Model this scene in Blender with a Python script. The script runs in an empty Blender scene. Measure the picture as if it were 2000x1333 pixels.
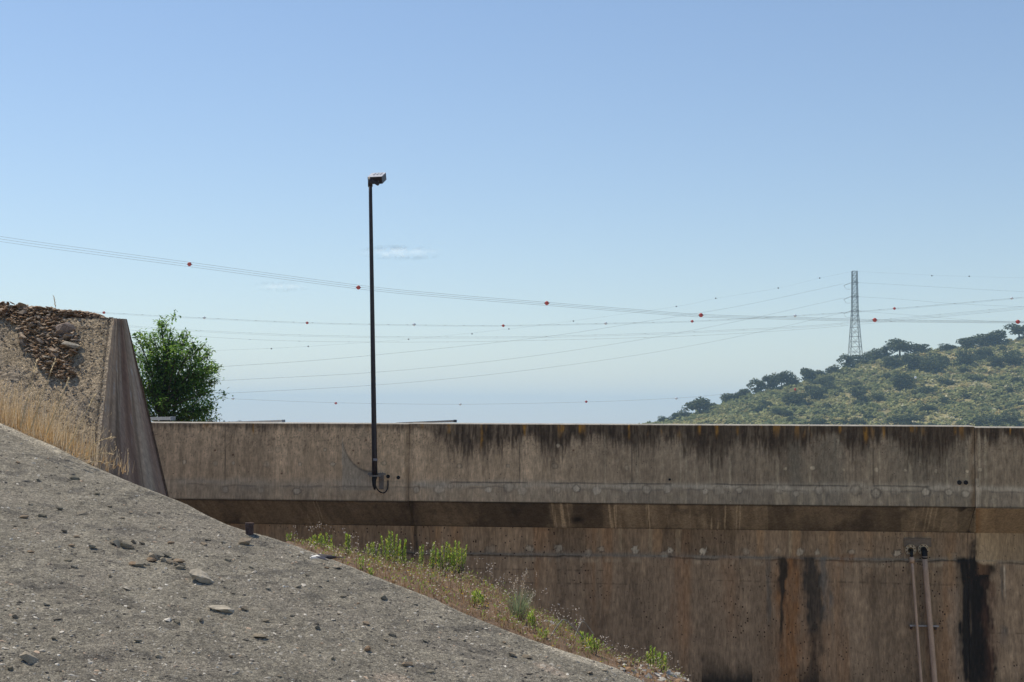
import bpy, bmesh, math, random
import numpy as np
from mathutils import Vector, Matrix, Quaternion
from mathutils.noise import noise as mnoise

S = bpy.context.scene
COL = S.collection
H = 9.0                      # eye level above the valley floor, metres
FPX = 2777.78                # 50 mm lens on a 36 mm, 2000 px wide frame
rnd = random.Random(7)
RS = np.random.RandomState(11)

# ---------------------------------------------------------------- camera, sky, sun, exposure
PITCH = math.atan((826.0 - 666.5) / FPX)
ROLL = math.radians(0.28)
cam_data = bpy.data.cameras.new('camera')
cam_data.lens = 50; cam_data.sensor_width = 36
cam_data.clip_start = 0.1; cam_data.clip_end = 40000
cam = bpy.data.objects.new('camera', cam_data)
CAMROT = (Matrix.Rotation(math.radians(90) + PITCH, 3, 'X') @ Matrix.Rotation(ROLL, 3, 'Z'))
cam.matrix_world = Matrix.Translation((0, 0, H)) @ CAMROT.to_4x4()
COL.objects.link(cam)
S.camera = cam

SUN = Vector((-0.40, 0.34, 0.85)).normalized()
world = bpy.data.worlds.new('World'); S.world = world
world.use_nodes = True
wn = world.node_tree; wn.nodes.clear()
w_out = wn.nodes.new('ShaderNodeOutputWorld')
w_bg = wn.nodes.new('ShaderNodeBackground')
w_sky = wn.nodes.new('ShaderNodeTexSky')
w_sky.sky_type = 'NISHITA'; w_sky.sun_disc = False
w_sky.sun_elevation = math.asin(SUN.z)
w_sky.sun_rotation = math.atan2(SUN.x, SUN.y)
w_sky.altitude = 0; w_sky.air_density = 1.15; w_sky.dust_density = 0.0; w_sky.ozone_density = 1.8
w_bg.inputs['Strength'].default_value = 0.116
w_tint = wn.nodes.new('ShaderNodeVectorMath'); w_tint.operation = 'MULTIPLY'; w_tint.inputs[1].default_value = (1.0, 0.98, 1.03)   # camera white balance
wn.links.new(w_sky.outputs[0], w_tint.inputs[0]); wn.links.new(w_tint.outputs[0], w_bg.inputs['Color'])
wn.links.new(w_bg.outputs[0], w_out.inputs['Surface'])

sun_data = bpy.data.lights.new('sun', 'SUN')
sun_data.energy = 4.8; sun_data.angle = math.radians(0.53); sun_data.color = (1.0, 0.885, 0.70)
sun = bpy.data.objects.new('sun', sun_data)
sun.rotation_mode = 'QUATERNION'
sun.rotation_quaternion = SUN.to_track_quat('Z', 'Y')
COL.objects.link(sun)
S.view_settings.view_transform = 'Standard'; S.view_settings.look = 'None'
S.view_settings.exposure = 0.0; S.view_settings.gamma = 1.0

S.cycles.max_bounces = 6
S.cycles.volume_bounces = 1
S.cycles.use_denoising = True; S.cycles.denoiser = "OPENIMAGEDENOISE"; S.cycles.denoising_input_passes = "RGB_ALBEDO_NORMAL"; S.cycles.denoising_prefilter = "ACCURATE"

# ---------------------------------------------------------------- measuring helpers
def ray(px, py):
    return CAMROT @ Vector(((px - 1000.0) / FPX, (666.5 - py) / FPX, -1.0))
def P(px, py, depth):
    """World point seen at photo pixel (px,py) that stands `depth` metres north of the viewer."""
    d = ray(px, py)
    return Vector((0, 0, H)) + d * (depth / d.y)
CR = np.array(CAMROT)
def project(pts):
    q = (np.asarray(pts, float) - np.array([0, 0, H])) @ CR
    return 1000 + FPX * q[:, 0] / -q[:, 2], 666.5 - FPX * q[:, 1] / -q[:, 2]
def ss(a, b, x):
    t = np.clip((np.asarray(x, float) - a) / (b - a), 0, 1)
    return t * t * (3 - 2 * t)
_tab = np.random.RandomState(5).rand(256, 256)
def vn(x, y, seed=0):
    x = np.asarray(x, float) + seed * 17.31; y = np.asarray(y, float) + seed * 9.77
    xi = np.floor(x).astype(int); yi = np.floor(y).astype(int)
    fx = x - xi; fy = y - yi
    fx = fx * fx * (3 - 2 * fx); fy = fy * fy * (3 - 2 * fy)
    a = _tab[xi % 256, yi % 256]; b = _tab[(xi + 1) % 256, yi % 256]
    c = _tab[xi % 256, (yi + 1) % 256]; d = _tab[(xi + 1) % 256, (yi + 1) % 256]
    return (a * (1 - fx) + b * fx) * (1 - fy) + (c * (1 - fx) + d * fx) * fy
def fbm(x, y, seed=0, oct=4):
    s = 0; a = 0.5; t = 0
    for k in range(oct):
        s = s + a * vn(x * 2 ** k, y * 2 ** k, seed + k); t += a; a *= 0.5
    return s / t
def mix(c, col, m):
    m = np.clip(m, 0, 1)[:, None]
    return c * (1 - m) + np.asarray(col, float)[None, :] * m
def interp(pts):
    xs = [p[0] for p in pts]; ys = [p[1] for p in pts]
    return lambda x: np.interp(x, xs, ys)
def catmull(pts, n):
    pts = [Vector(p) for p in pts]
    out = []
    for i in range(len(pts) - 1):
        p0 = pts[max(i - 1, 0)]; p1 = pts[i]; p2 = pts[i + 1]; p3 = pts[min(i + 2, len(pts) - 1)]
        for k in range(n):
            t = k / n
            out.append(0.5 * ((2 * p1) + (p2 - p0) * t + (2 * p0 - 5 * p1 + 4 * p2 - p3) * t * t + (3 * p1 - p0 - 3 * p2 + p3) * t ** 3))
    out.append(pts[-1])
    return out

# ---------------------------------------------------------------- object helpers
def link_mesh(name, me, mat, parent=None):
    o = bpy.data.objects.new(name, me); COL.objects.link(o)
    if mat: me.materials.append(mat)
    if parent: o.parent = parent
    return o
class MB:
    """Collects shapes and links them as ONE mesh object."""
    def __init__(s): s.v = []; s.f = []; s.c = []
    def add(s, vs, fs, col=None):
        b = len(s.v); s.v.extend([tuple(v) for v in vs]); s.f.extend([tuple(i + b for i in f) for f in fs])
        if col is not None: s.c.extend([tuple(col)] * len(vs))
    def box(s, c, size, rot=None, col=None):
        c = Vector(c); R = rot or Matrix.Identity(3)
        vs = [c + R @ Vector((x * size[0] / 2, y * size[1] / 2, z * size[2] / 2)) for x in (-1, 1) for y in (-1, 1) for z in (-1, 1)]
        s.add(vs, [(0, 1, 3, 2), (4, 6, 7, 5), (0, 4, 5, 1), (2, 3, 7, 6), (0, 2, 6, 4), (1, 5, 7, 3)], col)
    def tube(s, pts, r, n=8, cap=True, col=None):
        pts = [Vector(p) for p in pts]; m = len(pts)
        rr = r if isinstance(r, (list, tuple)) else [r] * m
        vs = []; fs = []; ref = None
        for i, p in enumerate(pts):
            t = (pts[min(i + 1, m - 1)] - pts[max(i - 1, 0)]).normalized()
            if ref is None: ref = Vector((0, 0, 1)) if abs(t.z) < 0.9 else Vector((1, 0, 0))
            a = t.cross(ref).normalized(); b = t.cross(a); ref = b.cross(t).normalized() * -1 if False else ref
            for k in range(n):
                an = 2 * math.pi * k / n
                vs.append(p + (a * math.cos(an) + b * math.sin(an)) * rr[i])
        for i in range(m - 1):
            for k in range(n):
                k2 = (k + 1) % n
                fs.append((i * n + k, i * n + k2, (i + 1) * n + k2, (i + 1) * n + k))
        if cap:
            fs.append(tuple(range(n))[::-1]); fs.append(tuple((m - 1) * n + k for k in range(n)))
        s.add(vs, fs, col)
    def bar(s, a, b, w, col=None):
        s.tube([a, b], w / 2, 4, False, col)
    def sphere(s, c, r, nu=14, nv=9, sc=(1, 1, 1), col=None):
        vs = []; fs = []
        for j in range(nv + 1):
            th = math.pi * j / nv
            for i in range(nu):
                ph = 2 * math.pi * i / nu
                vs.append((c[0] + r * sc[0] * math.sin(th) * math.cos(ph), c[1] + r * sc[1] * math.sin(th) * math.sin(ph), c[2] + r * sc[2] * math.cos(th)))
        for j in range(nv):
            for i in range(nu):
                i2 = (i + 1) % nu
                fs.append((j * nu + i, (j + 1) * nu + i, (j + 1) * nu + i2, j * nu + i2))
        s.add(vs, fs, col)
    def build(s, name, mat, parent=None, smooth=False):
        me = bpy.data.meshes.new(name)
        me.from_pydata(s.v, [], s.f); me.update()
        if s.c and len(s.c) == len(s.v):
            at = me.color_attributes.new('Col', 'FLOAT_COLOR', 'POINT')
            a = np.ones((len(s.v), 4)); a[:, :3] = np.array(s.c)
            at.data.foreach_set('color', a.ravel())
        if smooth: me.polygons.foreach_set('use_smooth', [True] * len(me.polygons))
        return link_mesh(name, me, mat, parent)
def grid_mesh(name, pts, nu, nv, mat, parent=None, col=None, smooth=True, flip=False, skip=None):
    """pts: array (nu*nv,3), index i*nv+j."""
    i, j = np.meshgrid(np.arange(nu - 1), np.arange(nv - 1), indexing='ij')
    a = (i * nv + j).ravel()
    q = np.stack([a, a + nv, a + nv + 1, a + 1], 1)
    if flip: q = q[:, ::-1]
    if skip is not None: q = q[~skip]
    me = bpy.data.meshes.new(name)
    me.vertices.add(len(pts)); me.vertices.foreach_set('co', np.asarray(pts, np.float32).ravel())
    me.loops.add(q.size); me.loops.foreach_set('vertex_index', q.ravel().astype(np.int32))
    me.polygons.add(len(q)); me.polygons.foreach_set('loop_start', np.arange(0, q.size, 4, dtype=np.int32))
    me.polygons.foreach_set('loop_total', np.full(len(q), 4, np.int32))
    me.update(calc_edges=True); me.validate()
    if smooth: me.polygons.foreach_set('use_smooth', [True] * len(me.polygons))
    if col is not None:
        at = me.color_attributes.new('Col', 'FLOAT_COLOR', 'POINT')
        c4 = np.ones((len(pts), 4), np.float32); c4[:, :3] = np.clip(col, 0.003, 1)
        at.data.foreach_set('color', c4.ravel())
    return link_mesh(name, me, mat, parent)
def tag(o, label=None, cat=None, group=None, kind=None):
    if label: o['label'] = label; o['kind'] = 'thing'
    if cat: o['category'] = cat
    if group: o['group'] = group
    if kind: o['kind'] = kind
    return o
def thing(name, label, cat, loc=(0, 0, 0), group=None, rot=None):
    o = bpy.data.objects.new(name, None); COL.objects.link(o)
    o.empty_display_size = 0.1
    o.location = loc
    if rot is not None: o.rotation_euler = rot
    return tag(o, label, cat, group)
def copy_tree(o, parent=None):
    c = o.copy(); COL.objects.link(c)
    if parent: c.parent = parent
    for ch in o.children: copy_tree(ch, c)
    return c

# ---------------------------------------------------------------- material helper
class NT:
    def __init__(s, name):
        s.m = bpy.data.materials.new(name); s.m.use_nodes = True
        s.t = s.m.node_tree; s.b = s.t.nodes['Principled BSDF']; s.out = s.t.nodes['Material Output']
    def n(s, typ, **kw):
        nd = s.t.nodes.new(typ)
        for k, v in kw.items(): setattr(nd, k, v)
        return nd
    def l(s, a, b): s.t.links.new(a, b)
    def coord(s, scale=(1, 1, 1)):
        tc = s.n('ShaderNodeTexCoord'); mp = s.n('ShaderNodeMapping'); mp.inputs['Scale'].default_value = scale
        s.l(tc.outputs['Object'], mp.inputs['Vector']); return mp.outputs[0]
    def noise(s, scale, stretch=(1, 1, 1), detail=4, rough=0.6):
        nz = s.n('ShaderNodeTexNoise'); nz.inputs['Scale'].default_value = scale
        nz.inputs['Detail'].default_value = detail; nz.inputs['Roughness'].default_value = rough
        s.l(s.coord(stretch), nz.inputs['Vector']); return nz.outputs['Fac']
    def rng(s, x, a, b, c, d):
        r = s.n('ShaderNodeMapRange'); s.l(x, r.inputs[0])
        for i, v in enumerate((a, b, c, d)): r.inputs[i + 1].default_value = v
        return r.outputs[0]
    def math(s, op, a, b):
        r = s.n('ShaderNodeMath', operation=op)
        for i, v in enumerate((a, b)):
            if isinstance(v, (int, float)): r.inputs[i].default_value = v
            else: s.l(v, r.inputs[i])
        return r.outputs[0]
    def mul(s, col, val):
        r = s.n('ShaderNodeVectorMath', operation='SCALE'); s.l(col, r.inputs[0]); s.l(val, r.inputs['Scale']); return r.outputs[0]
    def mixc(s, f, a, b):
        r = s.n('ShaderNodeMix', data_type='RGBA'); s.l(f, r.inputs[0])
        for i, v in ((6, a), (7, b)):
            if isinstance(v, tuple): r.inputs[i].default_value = (*v, 1)
            else: s.l(v, r.inputs[i])
        return r.outputs[2]
def surface(name, base=None, var=(), bump=(), rough=0.9, metal=0.0, spec=0.3, rand=None, pits=None, specks=None, trans=None, cells=None):
    """base None -> vertex colour 'Col'.  var: (scale,lo,hi,stretch).  bump: (scale,dist,stretch).  rand: list of colours by object."""
    N = NT(name)
    if base is None:
        a = N.n('ShaderNodeAttribute', attribute_name='Col'); c = a.outputs['Color']
    elif rand:
        oi = N.n('ShaderNodeObjectInfo'); cr = N.n('ShaderNodeValToRGB'); e = cr.color_ramp.elements
        cr.color_ramp.interpolation = 'LINEAR'
        while len(e) < len(rand): e.new(0.5)
        for i, q in enumerate(rand): e[i].position = i / (len(rand) - 1); e[i].color = (*q, 1)
        N.l(oi.outputs['Random'], cr.inputs[0]); c = cr.outputs[0]
    else:
        r = N.n('ShaderNodeRGB'); r.outputs[0].default_value = (*base, 1); c = r.outputs[0]
    for sc, lo, hi, st in var:
        c = N.mul(c, N.rng(N.noise(sc, st), 0.3, 0.7, lo, hi))
    if pits:                                                # dark bug holes in cast concrete
        sc, size, share, pc = pits
        v = N.n('ShaderNodeTexVoronoi'); v.inputs['Scale'].default_value = sc
        N.l(N.coord((1, 0.0, 0.8)), v.inputs['Vector'])
        sp = N.n('ShaderNodeSeparateColor'); N.l(v.outputs['Color'], sp.inputs[0])
        pick = N.math('GREATER_THAN', sp.outputs[0], 1 - share)
        zone = N.rng(N.noise(0.9, (1, 1, 1), 2), 0.42, 0.6, 0, 1)
        near = N.math('LESS_THAN', v.outputs['Distance'], N.math('MULTIPLY', sp.outputs[1], size))
        f = N.math('MULTIPLY', N.math('MULTIPLY', pick, near), zone)
        c = N.mixc(f, c, pc)
    if cells:                                               # tone of each grain of aggregate
        for sc, lo, hi in cells:
            v = N.n('ShaderNodeTexVoronoi'); v.inputs['Scale'].default_value = sc; N.l(N.coord(), v.inputs['Vector'])
            sp = N.n('ShaderNodeSeparateColor'); N.l(v.outputs['Color'], sp.inputs[0])
            pw = N.math('POWER', sp.outputs[2], 1.6); c = N.mul(c, N.rng(pw, 0, 1, lo, hi))
    if specks:                                              # pale aggregate showing in the surface
        for sc, size, share, pc, amt in specks:
            v = N.n('ShaderNodeTexVoronoi'); v.inputs['Scale'].default_value = sc
            N.l(N.coord(), v.inputs['Vector'])
            sp = N.n('ShaderNodeSeparateColor'); N.l(v.outputs['Color'], sp.inputs[0])
            pick = N.math('GREATER_THAN', sp.outputs[0], 1 - share)
            near = N.math('LESS_THAN', v.outputs['Distance'], N.math('MULTIPLY', sp.outputs[1], size))
            f = N.math('MULTIPLY', N.math('MULTIPLY', pick, near), amt)
            c = N.mixc(f, c, pc)
    N.l(c, N.b.inputs['Base Color'])
    N.b.inputs['Roughness'].default_value = rough; N.b.inputs['Metallic'].default_value = metal
    N.b.inputs['Specular IOR Level'].default_value = spec
    prev = None
    for sc, dist, st in bump:
        bp = N.n('ShaderNodeBump'); bp.inputs['Distance'].default_value = dist; bp.inputs['Strength'].default_value = 1
        N.l(N.noise(sc, st, 5, 0.65), bp.inputs['Height'])
        if prev: N.l(prev, bp.inputs['Normal'])
        prev = bp.outputs[0]
    if prev: N.l(prev, N.b.inputs['Normal'])
    if trans:                                               # thin leaves let some light through
        tr = N.n('ShaderNodeBsdfTranslucent'); ms = N.n('ShaderNodeMixShader'); ms.inputs[0].default_value = trans
        N.l(c, tr.inputs[0]); N.l(N.b.outputs[0], ms.inputs[1]); N.l(tr.outputs[0], ms.inputs[2]); N.l(ms.outputs[0], N.out.inputs['Surface'])
    return N.m

I3 = (1, 1, 1)
M = {}
M['wall'] = surface('cast_concrete', None, [(26, .72, 1.28, (1, 1, .25)), (60, .80, 1.2, (1, 1, .10)), (9, .88, 1.1, I3), (90, .9, 1.1, I3)], [(55, .004, I3), (12, .006, I3)], .92,
                    pits=(24, .33, .42, (.055, .032, .022)))
M['parapet'] = surface('parapet_concrete', None, [(26, .76, 1.24, (1, 1, .25)), (60, .84, 1.16, (1, 1, .12)), (9, .86, 1.12, I3), (90, .88, 1.12, I3)], [(55, .004, I3), (12, .006, I3)], .92, pits=(30, .22, .22, (.07, .045, .033)))
M['plain_concrete'] = surface('plain_concrete', (.20, .165, .125), [(8, .8, 1.15, I3), (40, .8, 1.15, I3)], [(40, .004, I3)], .92)
M['gunite'] = surface('sprayed_concrete', None, [(3, .88, 1.1, I3), (30, .68, 1.32, I3), (110, .6, 1.4, I3)], [(9, .03, I3), (38, .022, I3), (110, .012, I3)], .95,
                      specks=[(70, .30, .35, (.40, .375, .31), .6), (130, .33, .4, (.44, .41, .34), .6), (80, .28, .25, (.05, .047, .04), .75)], cells=[(62, .84, 1.28), (125, .76, 1.42)])
M['rough_concrete'] = surface('weathered_concrete', None, [(35, .65, 1.3, I3), (120, .75, 1.2, I3)], [(30, .025, I3), (80, .02, I3)], .95, cells=[(60, .72, 1.5), (110, .75, 1.45)],
                    specks=[(50, .32, .4, (.50, .45, .38), .6), (80, .3, .3, (.06, .045, .035), .6)])
M['streaked'] = surface('streaked_concrete', None, [(30, .8, 1.2, (1, 1, .3)), (110, .85, 1.15, I3)], [(40, .01, (1, 1, .4))], .95)
M['slate'] = surface('slate_stone', (1, 1, 1), [(18, .6, 1.3, (1, 1, 3)), (70, .8, 1.2, I3)], [(40, .006, I3)], .8, rand=[(.22, .14, .09), (.34, .25, .175), (.44, .36, .27), (.27, .16, .09), (.38, .31, .24), (.20, .155, .115)])
M['grey_stone'] = surface('grey_stone', (1, 1, 1), [(20, .6, 1.35, I3), (80, .8, 1.2, I3)], [(40, .006, I3)], .85, rand=[(.20, .18, .135), (.32, .285, .215), (.29, .20, .125), (.40, .36, .28), (.18, .165, .13), (.30, .24, .17)])
M['ochre_stone'] = surface('ochre_stone', (.34, .23, .14), [(20, .7, 1.3, I3)], [(40, .005, I3)], .85)
M['boulder'] = surface('pinkish_stone', (.30, .235, .20), [(14, .5, 1.35, I3), (60, .7, 1.3, I3)], [(22, .02, I3)], .85)
M['pale_stone'] = surface('pale_stone', (.40, .36, .29), [(14, .6, 1.25, I3)], [(22, .012, I3)], .85)
M['col'] = surface('speckled_chips', None, [], [], .85)
M['leaf'] = surface('leaves', None, [], [], .5, spec=.4, trans=.45)
M['tree_leaf'] = surface('tree_leaves', None, [], [], .5, spec=.4, trans=.6)
M['straw'] = surface('dry_stalks', None, [], [], .7, trans=.45)
M['oak'] = surface('oak_leaves', None, [], [], .75, spec=.2, trans=.18)
M['scrub'] = surface('scrub_leaves', None, [], [], .8, spec=.2, trans=.35)
M['bark'] = surface('bark', (.09, .07, .055), [(14, .6, 1.3, (1, 1, .3))], [(30, .01, (1, 1, .3))], .9)
M['earth'] = surface('dry_earth', (.19, .125, .08), [(4, .7, 1.25, I3), (40, .6, 1.3, I3)], [(30, .02, I3)], .95)
M['hill'] = surface('hillside', (.25, .22, .10), [(.03, .65, 1.3, I3), (.25, .6, 1.35, I3)], [], .95)
M['ground'] = surface('plain', (.42, .32, .20), [(.01, .7, 1.3, I3), (.08, .7, 1.3, I3)], [], .95)
M['paint'] = surface('dark_painted_steel', (.022, .017, .02), [(14, .6, 1.5, I3)], [(60, .0012, I3)], .45, spec=.4)
M['paint_patch'] = surface('flaked_paint', (.22, .22, .24), [(40, .6, 1.3, I3)], [], .7)
M['zinc'] = surface('galvanised_steel', (.24, .23, .21), [(20, .7, 1.2, I3)], [], .5, metal=.5)
M['lamp_top'] = surface('lamp_top', (.62, .64, .68), [(24, .55, 1.15, I3)], [], .35, spec=.5)
M['plate'] = surface('stained_plate', (.20, .18, .155), [(20, .7, 1.2, I3)], [], .8)
M['rail'] = surface('rail_steel', (.30, .31, .33), [(20, .7, 1.2, I3)], [], .5, metal=.4)
M['dark_rail'] = surface('dark_rail', (.06, .065, .075), [(20, .7, 1.2, I3)], [], .6)
M['rust'] = surface('rusty_steel', (.075, .05, .045), [(30, .5, 1.5, I3)], [(60, .004, I3)], .85)
M['flange'] = surface('flange', (.55, .45, .29), [(60, .45, 1.3, I3)], [(60, .003, I3)], .7)
M['pipe'] = surface('painted_pipe', (.52, .39, .285), [(6, .75, 1.15, (4, 4, .6)), (50, .85, 1.1, I3)], [], .6)
M['black'] = surface('rubber_and_hole_black', (.008, .008, .009), [], [], .6)
M['pylon'] = surface('pylon_steel', (.10, .115, .12), [], [], .7)
M['cable'] = surface('cable', (.10, .105, .11), [], [], .6, spec=.2)
M['ball_red'] = surface('red_ball', (.42, .045, .025), [], [], .5)
M['ball_white'] = surface('white_ball', (.60, .68, .76), [], [], .5)
M['ball_dark'] = surface('dark_ball', (.05, .035, .035), [], [], .6)
M['can'] = surface('pale_can', (.62, .66, .66), [(12, .8, 1.1, I3)], [], .4)
M['glass'] = surface('lamp_glass', (.25, .27, .28), [], [], .12, spec=.6)
# ================================================================ SETTING: plain, crest bank
def ground_sheet():
    n = 48; R = 6000.0
    vs = [(0, 0, 0)]; fs = []
    rings = [60, 200, 600, 1400, 3000, R]
    for r in rings:
        for k in range(n):
            a = 2 * math.pi * k / n; vs.append((r * math.cos(a), r * math.sin(a), 0))
    for k in range(n): fs.append((0, 1 + k, 1 + (k + 1) % n))
    for q in range(len(rings) - 1):
        for k in range(n):
            a = 1 + q * n; k2 = (k + 1) % n
            fs.append((a + k, a + n + k, a + n + k2, a + k2))
    mb = MB(); mb.add(vs, fs); tag(mb.build('ground', M['ground']), kind='structure')
ground_sheet()

# wall frame: local x along the face (to the right), y into the wall, z up
WL = P(330, 900, 25.9); WR = P(2000, 900, 24.4)
WU = Vector((WR.x - WL.x, WR.y - WL.y, 0)).normalized()
WN = Vector((-WU.y, WU.x, 0))                       # into the wall, away from the viewer
WTOP = H - 0.025
def wall_hit(px, py, back=0.0):
    d = ray(px, py); o = Vector((WL.x, WL.y, H)) + WN * back
    t = (o - Vector((0, 0, H))).dot(WN) / d.dot(WN)
    return Vector((0, 0, H)) + d * t
WO = wall_hit(1000, 900); WO.z = WTOP
WANG = math.atan2(WU.y, WU.x)
def w_local(p): q = p - WO; return Vector((q.dot(WU), q.dot(WN), q.z))
def w_world(u, v, z): return WO + WU * u + WN * v + Vector((0, 0, z))

# crest roadway bank behind the wall (hidden below its top; carries the rails and the tree)
mb = MB()
prof = [(0.55, -1.05), (7.5, -1.1), (16, -1.25), (30, -2.4), (52, -8.6), (60, -9.3)]
vs = []; fs = []
for iu, u in enumerate(np.linspace(-70, 60, 14)):
    for v, z in prof: vs.append(w_world(u, v, z))
for i in range(13):
    for j in range(len(prof) - 1):
        a = i * len(prof) + j; fs.append((a, a + len(prof), a + len(prof) + 1, a + 1))
mb.add(vs, fs); tag(mb.build('crest_road', M['earth']), kind='structure')

# ================================================================ THE CONCRETE WALL
wall = thing('concrete_wall', 'long weathered concrete wall with overhanging parapet and dark water stains', 'wall', WO, rot=(0, 0, WANG))
U_A = w_local(wall_hit(799, 900)).x
U_B = w_local(wall_hit(1904, 900)).x
U0, U3 = -16.0, 22.0
UV0 = w_local(wall_hit(250, 900)).x; UV1 = w_local(wall_hit(2040, 900)).x
def u_samples(a, b):
    fine0, fine1 = max(a, UV0), min(b, UV1)
    parts = []
    if fine0 > a: parts.append(np.arange(a, fine0 - 1e-6, 0.25))
    parts.append(np.linspace(fine0, fine1, int((fine1 - fine0) / 0.0135) + 2))
    if b > fine1: parts.append(np.append(np.arange(fine1 + 0.25, b, 0.25), b))
    return np.concatenate(parts)
G = 0.003                                            # half of the gap at a movement joint
SEGS = [(U0, U_A - G, 0.0, 0.0, 0), (U_A + G, U_B - G, 0.004, 0.006, 1), (U_B + G, U3, -0.008, -0.012, 2)]
Z_PB, Z_LEDGE, Z_COLD, Z_BASE = -1.385, -1.865, -2.345, -9.2
BACK = 0.64

def spots(c, X, Y, lst, r, fill, rim, wob=0.18):
    for (x, y) in lst:
        k = r * rnd.uniform(.75, 1.25)
        dx = (X - x) / rnd.uniform(.9, 1.2); dy = (Y - y) / rnd.uniform(.85, 1.1)
        d = np.sqrt(dx * dx + dy * dy) / k
        d = d * (1 + wob * (vn(X * .35, Y * .35, int(x) % 50) - .5) * 2)
        f = np.array(fill) * rnd.uniform(.75, 1.2)
        c = mix(c, f, (1 - ss(.75, 1.05, d)) * rnd.uniform(.25, .85))
        c = mix(c, rim, (ss(.7, 1.0, d) - ss(1.05, 1.4, d)) * rnd.uniform(.2, .7))
    return c

PLUG_LOW = [(440, 957), (510, 958), (580, 960), (813, 957), (858, 956), (880, 950), (954, 957), (994, 952), (1020, 959), (1089, 957), (1126, 955), (1165, 959), (1223, 955),
            (1263, 957), (1304, 955), (1378, 960), (1405, 959), (1444, 958), (1523, 957), (1555, 965), (1600, 958), (1672, 958), (1711, 964),
            (1750, 958), (1808, 961), (1853, 962), (1886, 965), (1941, 979)]
PLUG_UP = [(360, 903), (420, 905), (456, 905), (521, 907), (586, 907), (650, 907), (750, 905), (897, 911), (992, 910), (1084, 911), (1224, 914), (1534, 916),
           (1587, 915), (1648, 918), (1712, 918), (1768, 919), (1828, 920), (1889, 921), (1914, 918), (1090, 871), (543, 879), (635, 879), (586, 840)]
PLUG_COLD = [(960, 1073), (1034, 1072), (1091, 1071), (1150, 1080), (1175, 1073), (1240, 1074), (1297, 1084), (1310, 1076), (1373, 1077), (1457, 1078), (1519, 1076),
             (1562, 1079), (1596, 1079), (1663, 1079), (1752, 1081), (1862, 1086), (1935, 1092)]

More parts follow.
